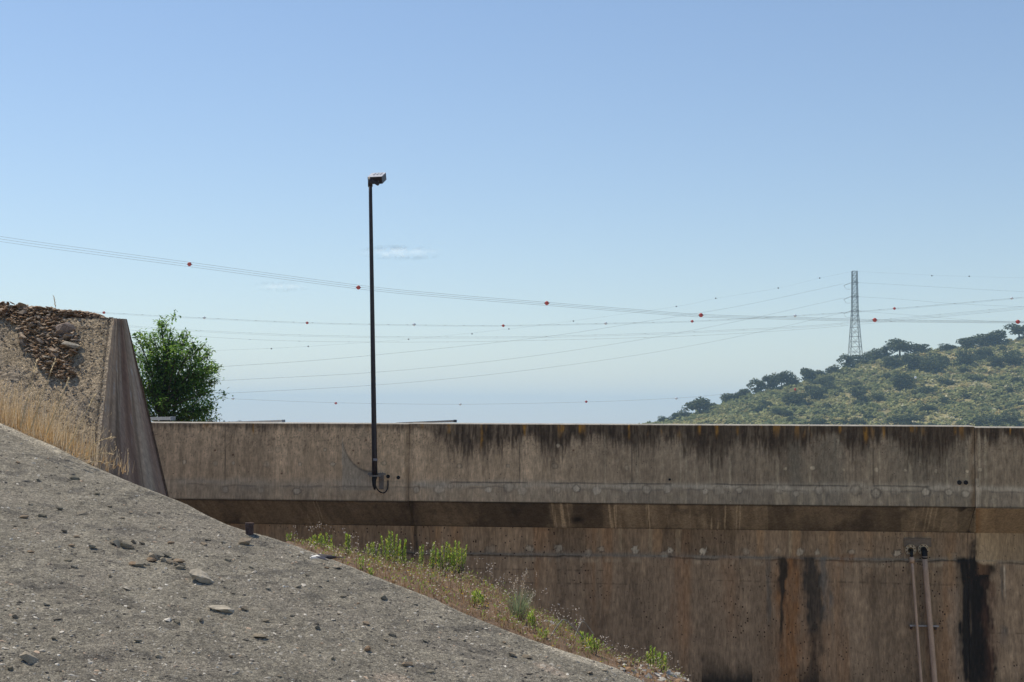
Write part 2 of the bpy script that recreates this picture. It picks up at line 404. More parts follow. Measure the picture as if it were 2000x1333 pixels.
def parapet_colour(u, z, X, Y):
    t = -z
    n = len(u)
    k = ss(650, 1500, X)
    c = mix(np.tile(np.array([[.335, .270, .205]]), (n, 1)), (.172, .150, .124), k)
    c = c * (0.62 + 0.76 * fbm(u * 2.2, z * .5, 1))[:, None]
    c = c * (0.70 + 0.60 * fbm(u * 9, z * .8, 7))[:, None] * (0.80 + .40 * fbm(u * 11, z * 11, 8))[:, None]
    # long grey run-off zones
    zone = ss(.52, .72, fbm(u * 1.6, z * .12, 3)) * ss(1000, 1200, X) * .7 + ss(1725, 1740, X) * (1 - ss(1880, 1900, X)) * .35
    c = mix(c, (.115, .112, .10), zone * (0.5 + .8 * vn(u * 14, z * .5, 4)))
    # pale hairline runs
    c = mix(c, (.42, .40, .33), ss(.80, .88, vn(u * 22, z * .25, 12)) * ss(1080, 1150, X) * ss(.42, .6, vn(u * 1.3, z * .8, 5)) * .22)
    # construction joints between pours
    for xj in (440, 1015, 1234, 1475, 1706):
        w = np.abs(X - xj - 1.2 * (vn(z * 6, z * 0, 9) - .5))
        c = mix(c, (.05, .045, .038), (1 - ss(.7, 1.9, w)) * .75 * (t < 1.05))
        c = mix(c, c.mean(0) * 1.12, (1 - ss(2, 9, np.abs(X - xj - 5))) * .2)
    # the grey repaired corner left of the lamp pole
    yc = 845 + 77 * np.sqrt(np.clip(1 - ((725 - X) / 57) ** 2, 0, 1))
    inn = (X > 668) & (X < 727) & (Y > yc) & (Y < 958)
    c = mix(c, (.235, .225, .205), inn * .75)
    c = mix(c, (.075, .072, .068), ((X > 668) & (X < 728)) * (1 - ss(.4, 3.2, np.abs(Y - yc) * .8)) * .7)
    # dark growth creeping down from the top, orange lichen in it
    amount = .30 + .70 * ss(780, 1000, X)
    L = .05 + amount * (.10 + 1.05 * np.clip(vn(u * 2.1, u * 0, 21) - .30, 0, 1) ** 1.5 + .30 * np.clip(vn(u * 7.3, u * 0, 22) - .35, 0, 1) + .16 * vn(u * 22, u * 0, 23)) * (.35 + 1.3 * vn(u * .85, u * 0, 25))
    m = 1 - ss(.35, 1.0, t / L)
    c = mix(c, (.045, .036, .028), m * (.45 + .5 * amount) * (.35 + .85 * fbm(u * 24, z * 3, 24)) * 1.15)
    for xs, ln, ws in ((906, .45, 7), (955, .42, 9), (1052, .34, 9), (1132, .32, 10), (1196, .30, 12), (1228, .42, 8), (1372, .62, 12), (1395, .45, 8), (1452, .52, 8), (1512, .48, 14),
                       (1505, .62, 7), (1690, .62, 16), (1662, .42, 10), (1715, .46, 9), (1818, .40, 10), (1860, .4, 10), (1940, .42, 16), (1975, .36, 12)):
        w = ws * (.7 + .5 * vn(u * 9, z * 2, 31))
        c = mix(c, (.032, .026, .021), (1 - ss(.25, 1, np.abs(X - xs) / w)) * (1 - ss(.45, 1.05, t / ln)) * (.55 + .5 * vn(u * 30, z * 2.5, 32)))
    fine = ss(.48, .66, fbm(u * 42, z * 5, 33, 3)) * (1 - ss(.3, 1.0, t / (L * 1.35 + .05)))
    c = mix(c, (.035, .027, .021), fine * (.45 + .45 * amount))
    c = mix(c, (.07, .05, .04), ss(.62, .75, fbm(u * 60, z * 45, 34, 2)) * (.25 + .75 * (1 - ss(.2, .8, t))) * .6)
    lich = ss(.60, .70, fbm(u * 8.5, z * 1.3, 41)) * (1 - ss(.02, .30 * (.35 + vn(u * 5, u * 0, 42)), t)) * (.25 + .75 * ss(800, 960, X))
    c = mix(c, (.20, .115, .035), lich * .7)
    for xs, ln, ws in ((398, .17, 3.5), (494, .28, 3), (405, .1, 6), (824, .12, 4), (876, .2, 5), (940, .52, 4.5), (1024, .26, 3.5), (1098, .16, 6), (1132, .2, 4), (1025, .12, 9), (1228, .3, 4),
                       (1366, .2, 4), (1400, .2, 5), (1690, .34, 6), (1640, .16, 6), (1725, .26, 5), (1780, .12, 7), (1440, .2, 4), (1865, .16, 5), (1972, .16, 3)):
        w = ws * (.6 + .7 * vn(u * 14, z * 3, 43))
        c = mix(c, (.24, .135, .03), (1 - ss(.0, 1, np.abs(X - xs + 3 * (vn(z * 9, u * 0, 45) - .5)) / w)) * (1 - ss(.5, 1.05, t / ln)) * np.clip(1.7 * fbm(u * 40, z * 14, 44, 3) - .25, 0, 1))
    # cold joint band, patched in grey mortar
    zb = 1.075 + .030 * (fbm(u * 2.2, u * 0, 51) - .5) * 2
    right = ss(790, 810, X)
    band = np.exp(-((t - zb) / (.05 + .035 * vn(u * 1.7, u * 0, 52) * (1 + .8 * (1 - right)))) ** 2)
    c = mix(c, (.275, .265, .245), band * (.55 + .3 * right) * (.6 + .6 * vn(u * 6, z * 14, 53)))
    zl = 1.035 + .020 * (fbm(u * 3.1, u * 0, 54) - .5) * 2
    c = mix(c, (.06, .058, .055), (1 - ss(.003, .018, np.abs(t - zl))) * ss(.38, .55, vn(u * 2.3, u * 0, 55)) * (.25 + .6 * right))
    zl2 = zb + .055 + .025 * (fbm(u * 5.1, u * 0, 56) - .5) * 2
    c = mix(c, (.09, .086, .08), (1 - ss(.003, .022, np.abs(t - zl2))) * ss(.35, .6, vn(u * 2.9, u * 0, 57)) * .55)
    c = mix(c, (.17, .165, .155), ss(1.1, 1.16, t) * (.25 + .25 * vn(u * 3, z * 2, 58)))
    c = mix(c, (.30, .27, .22), ss(1.12, 1.2, t) * ss(.55, .75, vn(u * 16, z * .6, 59)) * .35)
    c = spots(c, X, Y, PLUG_LOW, 7.2, (.33, .315, .29), (.08, .076, .07))
    c = spots(c, X, Y, PLUG_UP, 4.2, (.33, .30, .25), (.10, .09, .075))
    # joint stains
    for xj, a in ((799, .55), (1904, .75)):
        dd = (X - xj) + 5 * (vn(z * 5, z * 0, 61) - .5)
        c = mix(c, (.10, .072, .045), (1 - ss(1, 9, np.abs(dd + 3))) * a * ss(.25, .7, vn(z * 4 + 3, u * 3, 62)))
    c = mix(c, (.36, .34, .31), ((X > 1905) & (X < 1912) & (Y > 935)) * .45)
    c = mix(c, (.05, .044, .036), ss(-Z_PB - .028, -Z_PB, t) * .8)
    for xs, ys in ((420, 880), (455, 889), (550, 925), (700, 905), (715, 860), (1120, 880), (690, 880)):
        c = mix(c, (.07, .035, .02), 1 - ss(1.2, 2.4, np.hypot(X - xs, Y - ys)))
    return c

def soffit_colour(u, z, X, Y):
    n = len(u)
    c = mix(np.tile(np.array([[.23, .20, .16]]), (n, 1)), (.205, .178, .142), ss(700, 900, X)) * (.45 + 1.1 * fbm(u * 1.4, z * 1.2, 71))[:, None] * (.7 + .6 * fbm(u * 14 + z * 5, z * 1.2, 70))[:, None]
    f = (Z_PB - z) / (Z_PB - Z_LEDGE)
    blk = vn(u * 1.5 + .3 * vn(u * 3, z * 2, 72), z * .3, 73)
    c = mix(c, (.070, .060, .050), ss(.45, .8, blk) * .4)
    c = mix(c, (.27, .24, .19), ss(.10, .25, .25 - blk) * .5)
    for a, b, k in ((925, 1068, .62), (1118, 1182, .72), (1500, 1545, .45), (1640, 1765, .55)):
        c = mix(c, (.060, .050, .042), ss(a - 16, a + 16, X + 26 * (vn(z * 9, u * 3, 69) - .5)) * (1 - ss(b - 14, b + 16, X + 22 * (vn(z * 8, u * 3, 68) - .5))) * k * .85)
    pale = (ss(1066, 1076, X) * (1 - ss(1106, 1122, X))) * .8 + (ss(1170, 1215, X) * (1 - ss(1470, 1485, X))) * .55 + ((X > 1178) & (X < 1215)) * .35 + ((X > 905) & (X < 935)) * .25 + ((X > 1470) & (X < 1500)) * .3 + ((X > 600) & (X < 630)) * .3 + ((X > 1760) & (X < 1870)) * .3
    c = mix(c, (.40, .355, .29), pale * ss(.25, .85, fbm(u * 7 + z * 1.5, z * .7, 74)) * 1.3)
    strip = ss(.68, .80, fbm(u * 34 + z * 1.6, z * .8, 75, 2))
    c = mix(c, (.62, .56, .46), strip * np.clip(pale * 1.3, 0, .75))
    c = mix(c, (.040, .034, .030), ss(.6, .8, fbm(u * 3, z * 3, 76)) * .5)
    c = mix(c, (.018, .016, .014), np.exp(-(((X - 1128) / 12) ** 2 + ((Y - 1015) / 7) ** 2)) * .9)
    c = mix(c, (.020, .018, .016), ss(1850, 1890, X) * (X < 1903) * (.3 + .7 * ss(.4, .6, fbm(u * 7, z * 6, 77))))
    c = mix(c, (.02, .018, .016), (1 - ss(0, 6, np.abs(X - 805))) * .5)
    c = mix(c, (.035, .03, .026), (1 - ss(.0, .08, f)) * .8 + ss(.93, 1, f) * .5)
    r = X > 1906
    c[r] = c[r] * 0 + (np.array([.31, .25, .18])[None, :] * (.6 + .8 * fbm(u[r] * 5, z[r] * 2, 78))[:, None])  # lit rounded underside beyond the joint, painted in as lighter tan
    c = mix(c, (.19, .155, .115), (X > 1943) * .65)
    c = mix(c, (.22, .13, .06), (X > 1906) * (1 - ss(0, 14, X - 1906)) * .7)
    return c

def face_colour(u, z, X, Y):
    n = len(u)
    k = ss(900, 1800, X)
    c = mix(np.tile(np.array([[.265, .205, .152]]), (n, 1)), (.225, .175, .132), k)
    c = c * (0.62 + 0.76 * fbm(u * 2.0, z * .35, 81))[:, None] * (0.74 + 0.52 * fbm(u * 12, z * .6, 82))[:, None] * (.84 + .32 * fbm(u * 9, z * 9, 79))[:, None]
    c = mix(c, (.28, .16, .085), ss(.58, .72, fbm(u * 2.4, z * .15, 83)) * .42)
    upper = z > Z_COLD
    blk = vn(np.floor(u * 1.5 + .2 * vn(u * 4, z, 84)), u * 0, 85)
    c = mix(c, (.115, .085, .06), upper * ss(.5, .8, blk) * .6)
    c = mix(c, (.33, .27, .20), upper * ss(.0, .22, .22 - blk) * .9)
    c = mix(c, (.36, .31, .235), upper * ss(.78, .88, vn(u * 17, z * .3, 86)) * (X > 1060) * .4)
    for xs, w in ((1485, 10), (1555, 12), (808, 7), (856, 8), (1284, 12), (1625, 9)):
        c = mix(c, (.33, .225, .14), upper * (1 - ss(.4, 1, np.abs(X - xs) / w)) * .55)
    c = mix(c, (.022, .02, .018), upper * (1 - ss(.3, 1, np.abs(X - 811 - 3 * vn(z * 5, z * 0, 87)) / 5)) * .75)
    # darker patch behind the weeds at the first joint
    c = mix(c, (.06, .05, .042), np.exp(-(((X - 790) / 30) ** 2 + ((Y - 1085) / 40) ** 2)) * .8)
    # cold joint
    zb = -Z_COLD + .03 * (fbm(u * 2.6, u * 0, 88) - .5) * 2
    t = -z
    c = mix(c, (.19, .18, .165), np.exp(-((t - zb) / (.03 + .03 * vn(u * 2.1, u * 0, 89))) ** 2) * .7)
    zl = zb + .035 + .02 * (fbm(u * 4.4, u * 0, 90) - .5) * 2
    c = mix(c, (.05, .043, .036), (1 - ss(.004, .024, np.abs(t - zl))) * ss(.3, .55, vn(u * 2, u * 0, 91)) * .8)
    c = mix(c, (.34, .29, .23), (1 - ss(.01, .06, np.abs(t - zb - .10))) * ss(.5, .7, vn(u * 18, u * 0, 92)) * .45)
    c = spots(c, X, Y, PLUG_COLD, 6.8, (.42, .40, .36), (.09, .08, .07), .4)
    # shutter board lines
    for yb, a, b in ((1112, 870, 1180), (1138, 940, 1250), (1128, 1380, 1900), (1222, 1880, 2040)):
        yy = Y - yb + (X - 1000) * -.016 + 3 * (vn(u * 2, u * 0, 93) - .5)
        c = mix(c, (.08, .06, .045), (1 - ss(.5, 2.2, np.abs(yy))) * (X > a) * (X < b) * ss(.3, .6, vn(u * 20, u * 0, 94)) * .6)
    # rust and soot runs below the cold joint
    def run(c, xs, w, y0, y1, col, a, sd, dx=0.0):
        xx = X - xs - dx * (Y - y0) + min(w, 14) * 1.5 * (fbm(z * 3.0, u * .9, sd, 4) - .5) + min(w, 18) * .9 * (fbm(u * 14, z * 7, sd + 2, 3) - .5)
        wd = w * (.75 + .5 * vn(z * 1.9, z * 0, sd + 1))
        g = (1 - ss(.25, 1.1, np.abs(xx) / wd)) * ss(y0 - 4, y0 + 8, Y + 10 * vn(u * 9, u * 0, sd + 2)) * (1 - ss(y1 - 55, y1, Y + 30 * vn(u * 12, u * 0, sd + 3)))
        return mix(c, col, g * a * np.clip(.05 + 1.5 * fbm(u * 22, z * 1.4, sd + 4), 0, 1))
    c = run(c, 1543, 26, 1095, 1420, (.24, .115, .045), 1.05, 100)
    c = run(c, 1560, 75, 1092, 1400, (.20, .125, .075), .55, 101)
    c = run(c, 1530, 12, 1092, 1200, (.040, .031, .024), 1.5, 105)
    c = run(c, 1527, 4, 1150, 1290, (.03, .026, .022), .9, 110)
    c = run(c, 1554, 5, 1092, 1150, (.022, .02, .018), 1.0, 115)
    c = run(c, 1585, 18, 1092, 1270, (.052, .045, .040), 1.2, 120)
    c = run(c, 1592, 20, 1120, 1420, (.060, .050, .042), 1.0, 125)
    c = run(c, 1613, 12, 1090, 1245, (.12, .125, .13), .75, 130)
    c = run(c, 1501, 6, 1088, 1255, (.11, .115, .118), .8, 135)
    c = run(c, 1655, 30, 1088, 1135, (.21, .10, .045), .7, 140)
    c = run(c, 1697, 9, 1088, 1120, (.20, .095, .045), .85, 145)
    c = run(c, 1700, 14, 1120, 1200, (.06, .045, .035), .5, 150)
    c = run(c, 1330, 26, 1086, 1300, (.25, .15, .09), .5, 155)
    c = run(c, 1425, 22, 1088, 1280, (.25, .155, .095), .4, 160)
    c = run(c, 1560, 60, 1240, 1450, (.20, .12, .07), .3, 165)
    c = run(c, 1893, 36, 1092, 1500, (.018, .017, .017), 1.7, 170, .055)
    c = run(c, 1913, 26, 1090, 1380, (.014, .013, .013), 1.6, 175, .03)
    c = run(c, 1930, 16, 1140, 1500, (.10, .055, .04), .6, 180, .02)
    c = run(c, 1860, 12, 1150, 1500, (.27, .225, .19), .6, 185, .04)
    c = run(c, 1957, 4, 1108, 1215, (.07, .075, .08), .9, 190, .03)
    c = run(c, 1962, 2.0, 1108, 1205, (.62, .6, .56), .8, 191, .03)
    c = run(c, 1963, 9, 1225, 1290, (.075, .075, .08), .7, 195)
    c = run(c, 1858, 6, 1086, 1150, (.30, .20, .11), .6, 200)
    c = mix(c, (.25, .15, .09), ss(1905, 1915, X) * (z > -2.6) * (1 - ss(1910, 1945, X)) * .5)
    lo = Z_COLD - .03 + .12 * (fbm(u * 7, u * 0, 204) - .5); up2 = ss(lo - .04, lo + .03, z) * (X > 1906)
    c = c * (1 - up2[:, None]) + (np.array([.31, .25, .18])[None, :] * (.65 + .7 * fbm(u * 4, z * .8, 205))[:, None]) * up2[:, None]  # same lit look carried onto the upper face by paler colour
    c = mix(c, (.19, .15, .11), ss(1930, 1960, X) * up2 * .6)
    c = mix(c, (.02, .018, .016), (1 - ss(2, 14, np.abs(X - 1897 - 4 * vn(z * 6, z * 0, 206)))) * (z > Z_COLD) * ss(.35, .6, fbm(u * 6, z * 5, 207)) * .8)
    # darker towards the foot of the wall, most in two patches
    foot = np.clip((Y - 1272) / 60, 0, 1) * ((X > 1370) & (X < 1470)) + np.clip((Y - 1290) / 60, 0, 1) * ((X > 1560) & (X < 1600)) + .5 * np.clip((Y - 1300) / 60, 0, 1)
    c = mix(c, (.03, .027, .024), foot * ss(.3, .6, fbm(u * 4, z * 2, 208) + .25 * foot) * .8)
    c = mix(c, (.04, .035, .03), np.exp(-(((X - 1372) / 4) ** 2 + ((Y - 1288) / 7) ** 2)) * .6)
    return c

def wall_piece(name, us, path, nz, colour, par, wob=.004, tone=(1.0, 1.0, 1.0), mat='wall'):
    """path: list of (v, z) from top to bottom, resampled to nz rows."""
    pa = np.array(path, float); d = np.concatenate([[0], np.cumsum(np.hypot(*np.diff(pa, axis=0).T))])
    s = np.unique(np.concatenate([np.linspace(0, d[-1], nz), d]))
    v = np.interp(s, d, pa[:, 0]); z = np.interp(s, d, pa[:, 1])
    Uu = np.repeat(us, len(s)); V = np.tile(v, len(us)); Z = np.tile(z, len(us))
    V = V + wob * (fbm(Uu * 3, Z * 3, 300) - .5) + .012 * (fbm(Uu * .5, Z * .5, 301) - .5)
    loc = np.stack([Uu, V, Z], 1)
    wp = np.array(WO)[None] + Uu[:, None] * np.array(WU)[None] + V[:, None] * np.array(WN)[None]; wp[:, 2] = WO.z + Z
    X, Y = project(wp)
    c = colour(Uu, Z, X, Y) * np.array(tone)[None]
    return grid_mesh(name, loc, len(us), len(s), M[mat], par, c, True, True)

for a, b, dv, dz, k in SEGS:
    us = u_samples(a, b)
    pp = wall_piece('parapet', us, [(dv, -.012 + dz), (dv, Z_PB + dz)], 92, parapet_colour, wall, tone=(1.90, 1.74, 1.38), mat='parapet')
    # rounded top and rear of the parapet, pale and sunlit
    s2 = us[::4] if us[-1] == us[::4][-1] else np.append(us[::4], us[-1])
    top = [(dv, -.012 + dz), (dv + .012, dz), (dv + .42, dz + .012), (dv + .43, -.02 + dz), (dv + .43, -1.25)]
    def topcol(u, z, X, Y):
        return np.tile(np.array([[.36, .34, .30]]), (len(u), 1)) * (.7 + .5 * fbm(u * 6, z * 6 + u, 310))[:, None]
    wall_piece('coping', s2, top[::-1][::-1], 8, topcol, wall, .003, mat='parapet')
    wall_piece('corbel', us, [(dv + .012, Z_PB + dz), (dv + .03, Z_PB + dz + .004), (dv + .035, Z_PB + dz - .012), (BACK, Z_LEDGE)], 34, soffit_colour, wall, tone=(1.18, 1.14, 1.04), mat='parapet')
    fz = [(BACK + .004, Z_LEDGE + .004), (BACK + .010, Z_COLD), (BACK - .004, Z_COLD - .012), (BACK - .010, -4.75)]
    wall_piece('wall_face', us, fz, 160, face_colour, wall, tone=(1.48, 1.40, 1.16))
    wall_piece('wall_foot', us[::8] if us[-1] == us[::8][-1] else np.append(us[::8], us[-1]), [(BACK - .010, -4.75), (BACK - .05, Z_BASE)], 10, face_colour, wall, tone=(1.48, 1.40, 1.16))
# recessed filler seen in the movement joints, and the body of the wall behind the faces
mb = MB()
for uj in (U_A, U_B):
    mb = MB(); mb.box((uj, .13, -.69), (.10, .2, 1.34)); mb.build('joint_filler', M['rust'], wall)
    mb = MB(); mb.box((uj, BACK + .085, -5.5), (.30, .12, 7.2)); mb.build('joint_filler', M['rust'], wall)
mb = MB(); mb.box(((U0 + U3) / 2, 1.25, -5.3), (U3 - U0 - .2, 1.0, 7.6)); mb.build('wall_core', M['plain_concrete'], wall)

# drain holes: short sleeves, a flat black disc painted as the shade inside
def sleeve(px, py, r):
    l = w_local(wall_hit(px, py)); n = 16; mb = MB(); vs = []; fs = []
    for rr, v in ((r * 1.12, .012), (r * 1.12, -.006), (r * .95, -.006), (r * .95, .02)):
        for k in range(n):
            a = 2 * math.pi * k / n; vs.append((l.x + rr * math.cos(a), v, l.z + rr * math.sin(a)))
    for q in range(3):
        for k in range(n): fs.append((q * n + k, (q + 1) * n + k, (q + 1) * n + (k + 1) % n, q * n + (k + 1) % n))
    mb.add(vs, fs); vs = [(l.x + r * .97 * math.cos(2 * math.pi * k / n), -.003, l.z + r * .97 * math.sin(2 * math.pi * k / n)) for k in range(n)]
    mb.add(vs, [tuple(range(n))])
    mb.build('drain_hole', M['black'], wall)
for px, py, r in ((778, 933, .030), (758, 931, .031), (1308, 937, .019), (1874, 943, .034), (1886.5, 943, .034)): sleeve(px, py, r)

# ================================================================ LAMP POST
YP = wall_hit(732, 928).y - .20
lp_base = P(731, 957, YP)
lamp = thing('lamp_post', 'dark leaning lamp post with boxy floodlight, clamped to the concrete wall', 'lamp post', lp_base)
def L(p): return Vector(p) - lp_base
mb = MB(); a = L(P(732, 930, YP)); b = L(P(723.2, 350, YP))
mb.tube([a.lerp(b, t) for t in np.linspace(0, 1, 14)], [.049 - .018 * t for t in np.linspace(0, 1, 14)], 18); mb.build('pole', M['paint'], lamp, True)
mb = MB(); mb.tube([L(P(732, 930, YP)), L(P(730.5, 938, YP)), L(P(730.8, 948, YP)), L(P(732.2, 957, YP))], [.046, .042, .032, .016], 14); mb.build('pole_foot', M['black'], lamp, True)
mb = MB(); mb.tube([L(P(723.3, 365, YP)), L(P(723.0, 347.5, YP))], [.043, .043], 18); mb.build('collar', M['paint'], lamp, True)
ar = mb = MB()
p0 = L(P(725, 352.5, YP)); p1 = L(P(737.5, 360, YP - .02)); d = (p1 - p0)
xa = d.normalized(); za = Vector((0, -1, 0)); ya = za.cross(xa)
R = Matrix((xa, ya, za)).transposed()
mb.box((p0 + p1) / 2, (d.length + .03, .052, .045), R); mb.tube([p1 + Vector((0, -.023, 0)), p1 + Vector((0, .023, 0))], .026, 14)
mb.box(p1 + Vector((.012, .03, .04)), (.03, .05, .09)); mb.build('arm', M['paint'], lamp)
hc = P(735.5, 348.5, YP + .05)
Rh = Matrix.Rotation(-math.radians(8), 3, 'Z') @ Matrix.Rotation(math.radians(22), 3, 'X') @ Matrix.Rotation(math.radians(-1.5), 3, 'Y')
hl = L(hc) + Vector((.0, .10, .01))
W_, D_, H_ = .262, .34, .125
def hp(x, y, z): return hl + Rh @ Vector((x, y, z))
mb = MB(); w, dd, h = W_ / 2, D_ / 2, H_ / 2
vs = [hp(-w, -dd, h), hp(w, -dd, h), hp(w, dd, h), hp(-w, dd, h), hp(-w, -dd, -h * .2), hp(w, -dd, -h), hp(w, dd, -h), hp(-w, dd, -h), hp(-w * .3, -dd, -h), hp(-w * .3, dd, -h)]
vs[7] = hp(-w, dd, -h * .2)
mb.add(vs, [(3, 2, 1, 0), (0, 1, 5, 8, 4), (1, 2, 6, 5), (2, 3, 7, 9, 6), (3, 0, 4, 7), (4, 8, 9, 7), (8, 5, 6, 9)]); hd = mb.build('lamp_head', M['paint'], lamp)
mb = MB(); mb.box(hp(0, 0, h + .006), (W_ * 1.0, D_ * .99, .008), Rh)
for q in range(3): mb.box(hp(.01 + .06 * q - .06, .05, h + .016), (.02, D_ * .5, .012), Rh)
mb.build('lamp_cover', M['lamp_top'], hd)
mb = MB(); mb.box(hp(w * .30, 0, -h - .003), (W_ * .6, D_ * .85, .006), Rh); mb.build('lens', M['glass'], hd)
mb = MB(); mb.sphere(hp(w * .5, -dd - .002, -.018), .008, 8, 6); mb.build('screw', M['zinc'], hd)
mb = MB(); mb.tube([L(P(732, 900.5, YP)), L(P(731.9, 895.5, YP))], [.0505, .0500], 16, False); mb.build('flaked_patch', M['paint_patch'], lamp, True)
# clamp
mb = MB(); c0 = L(P(734, 926.5, YP)); gap = .20
mb.box(c0 + Vector((.0, -.055, -.03)), (.22, .012, .022)); mb.box(c0 + Vector((.01, .055, .0)), (.32, .012, .035))
for dx in (-.105, .085, .125):
    mb.box(c0 + Vector((dx, .0, -.01)), (.018, .12, .018)); mb.sphere(c0 + Vector((dx, -.065, .02)), .014, 8, 6)
mb.box(c0 + Vector((.0, .13, -.0)), (.05, .15, .03)); cl = mb.build('clamp', M['zinc'], lamp)
mb = MB(); mb.box(L(P(745, 942, YP + .175)) + Vector((0, 0, 0)), (.085, .014, .26)); mb.box(L(P(745, 934, YP + .11)), (.04, .14, .03)); mb.build('wall_plate', M['plate'], lamp)
mb = MB()
pts = [P(732, 945, YP + .02), P(735, 953, YP + .05), P(740, 959.5, YP + .08), P(748, 963.2, YP + .10), P(754, 960, YP + .12), P(757.3, 953, YP + .14), P(757.8, 942, YP + .17), P(758, 932, YP + .215)]
mb.tube([L(p) for p in catmull(pts, 5)], .0115, 8); mb.build('supply_cable', M['black'], lamp, True)

# ================================================================ PIPES ON THE WALL
def down_pipe(px0, py0, px1, r, label, sleeve_top):
    f = wall_hit(px0, py0, BACK); base = f.copy()
    root = thing('drain_pipe', label, 'pipe', base, 'drain pipes on the wall')
    n = 20; mb = MB()
    ctr = Vector((0, 0, 0)) - WN * .03
    for rr0, rr1 in ((.098, .05),):
        vs = []; fs = []
        for rr, v in ((rr0, .03), (rr0, -.012), (rr1, -.012), (rr1, .03)):
            for k in range(n):
                a = 2 * math.pi * k / n; vs.append(ctr + WU * rr * math.cos(a) + Vector((0, 0, 1)) * rr * math.sin(a) + WN * v)
        for q in range(3):
            for k in range(n): fs.append((q * n + k, (q + 1) * n + k, (q + 1) * n + (k + 1) % n, q * n + (k + 1) % n))
        mb.add(vs, fs)
    fl = mb.build('flange', M['flange'], root)
    for k in range(8):
        mb = MB(); a = 2 * math.pi * (k + .5) / 8; mb.sphere(ctr - WN * .014 + WU * .078 * math.cos(a) + Vector((0, 0, .078 * math.sin(a))), .011, 7, 5)
        mb.build('bolt', M['rust'], fl)
    v0 = ctr - WN * .0; bend = [v0, v0 - WN * .05 + Vector((0, 0, -.003)), v0 - WN * .085 + Vector((0, 0, -.03)), v0 - WN * .10 + Vector((0, 0, -.09)), v0 - WN * .10 + Vector((0, 0, -.15))]
    mb = MB(); mb.tube(catmull(bend, 4), r * 1.12, 14); mb.build('elbow', M['black'], root, True)
    top = v0 - WN * .10 + Vector((0, 0, -.11)); bot = wall_hit(px1, 1333, BACK) - f - WN * .10
    dirv = (bot - top).normalized(); bot = bot + dirv * 3.6
    mb = MB(); mb.tube([top.lerp(bot, t) for t in np.linspace(0, 1, 20)], r, 16); mb.build('pipe', M['pipe'], root, True)
    if sleeve_top:
        mb = MB(); mb.tube([top, top + dirv * .10], r * 1.7, 14); mb.build('coupling', M['pipe'], root, True)
    return root
down_pipe(1778, 1074.5, 1797.5, .0245, 'slimmer left rusty drain pipe under a bolted flange on the wall', True)
down_pipe(1803, 1073.5, 1824, .046, 'thicker right drain pipe under a bolted flange on the wall', False)
f = wall_hit(1804, 1222, BACK)
root = thing('pipe_bracket', 'small steel bracket bar holding the two drain pipes', 'bracket', f)
mb = MB(); mb.box(Vector((0, 0, 0)) - WN * .06, (.50, .02, .03), Matrix.Rotation(WANG, 3, 'Z')); mb.build('bracket_bar', M['rail'], root)
for s in (-.22, .20):
    mb = MB(); mb.box(WU * s - WN * .03 + Vector((0, 0, -.035)), (.03, .06, .06), Matrix.Rotation(WANG, 3, 'Z')); mb.build('bracket_foot', M['rust'], root)
f = wall_hit(1792, 1060, BACK)
o = MB(); o.box(-WN * .008, (.47, .03, .15), Matrix.Rotation(WANG, 3, 'Z')); 
pl = o.build('mounting_pad', M['plain_concrete'], wall); pl.location = w_local(f); pl.rotation_euler = (0, 0, -WANG)

# ================================================================ RAILS BEHIND THE WALL
def rail(near, far, th, mat, label):
    n = Vector(near); fpt = Vector(far); root = thing('guard_rail', label, 'rail', (n.x, n.y, WTOP - 1.05), 'guard rails behind the wall')
    off = Vector(root.location); d = (fpt - n).normalized(); a = math.atan2(d.y, d.x)
    mb = MB(); xa = d; ya = Vector((0, 0, 1)).cross(xa).normalized(); za = xa.cross(ya); Rr = Matrix((xa, ya, za)).transposed()
    mb.box((n + fpt) / 2 - off, ((fpt - n).length, th * 1.3, th), Rr); mb.box(n - off + d * .012, (.03, th * 1.5, th * 1.2), Rr); mb.build('rail_beam', mat, root)
    for t in (.06, .5, .95):
        p = n.lerp(fpt, t) - off; mb = MB(); mb.box((p.x, p.y, (p.z - .2 - th) / 2 - .1), (.05, .05, p.z + .2 - th)); mb.build('post', mat, root)
rail(P(338, 817.6, 26.6), P(262, 818.6, 29.5), .062, M['rail'], 'grey rail end showing beside the leafy tree behind the wall')
rail(P(554, 822.6, 26.7), P(425, 825.6, 55), .038, M['rail'], 'grey rail tip between tree and lamp post behind the wall top')
rail(P(889, 822.8, 26.4), P(775, 826.6, 60), .040, M['dark_rail'], 'dark rail end right of the lamp post above the wall top')
# ================================================================ FOREGROUND SLOPE OF SPRAYED CONCRETE
edge_y = interp([(-900, 430), (-400, 640), (-120, 772), (0, 826), (55, 850), (110, 873), (170, 906), (240, 936), (330, 971), (365, 985), (400, 1004), (440, 1023), (480, 1037), (520, 1047), (560, 1060),
                 (640, 1090), (690, 1108), (720, 1121), (800, 1152), (850, 1171), (900, 1195), (950, 1216), (1000, 1236), (1050, 1254), (1100, 1271), (1150, 1287), (1200, 1304),
                 (1240, 1322), (1270, 1338), (1330, 1372), (1500, 1470), (1900, 1700), (2600, 2100)])
PA = P(330, 970, 12.0); PB = P(1260, 1333, 9.5); PC = P(0, 1333, 8.0)
SN = (PA - PC).cross(PB - PC).normalized()
if SN.z < 0: SN = -SN
def slope_hit(px, py):
    d = ray(px, py); o = Vector((0, 0, H)); t = (PC - o).dot(SN) / d.dot(SN); return o + d * t
SD = Vector((0, -1, SN.y / SN.z))                    # down the slope, towards the viewer
def relief(x, y):
    return .045 * (fbm(x * .7, y * .7, 400) - .5) + .022 * (fbm(x * 3, y * 3, 404, 3) - .5) + .015 * (fbm(x * 11, y * 11, 408, 3) - .5) + .010 * np.clip(vn(x * 26, y * 26, 411) - .55, 0, 1)
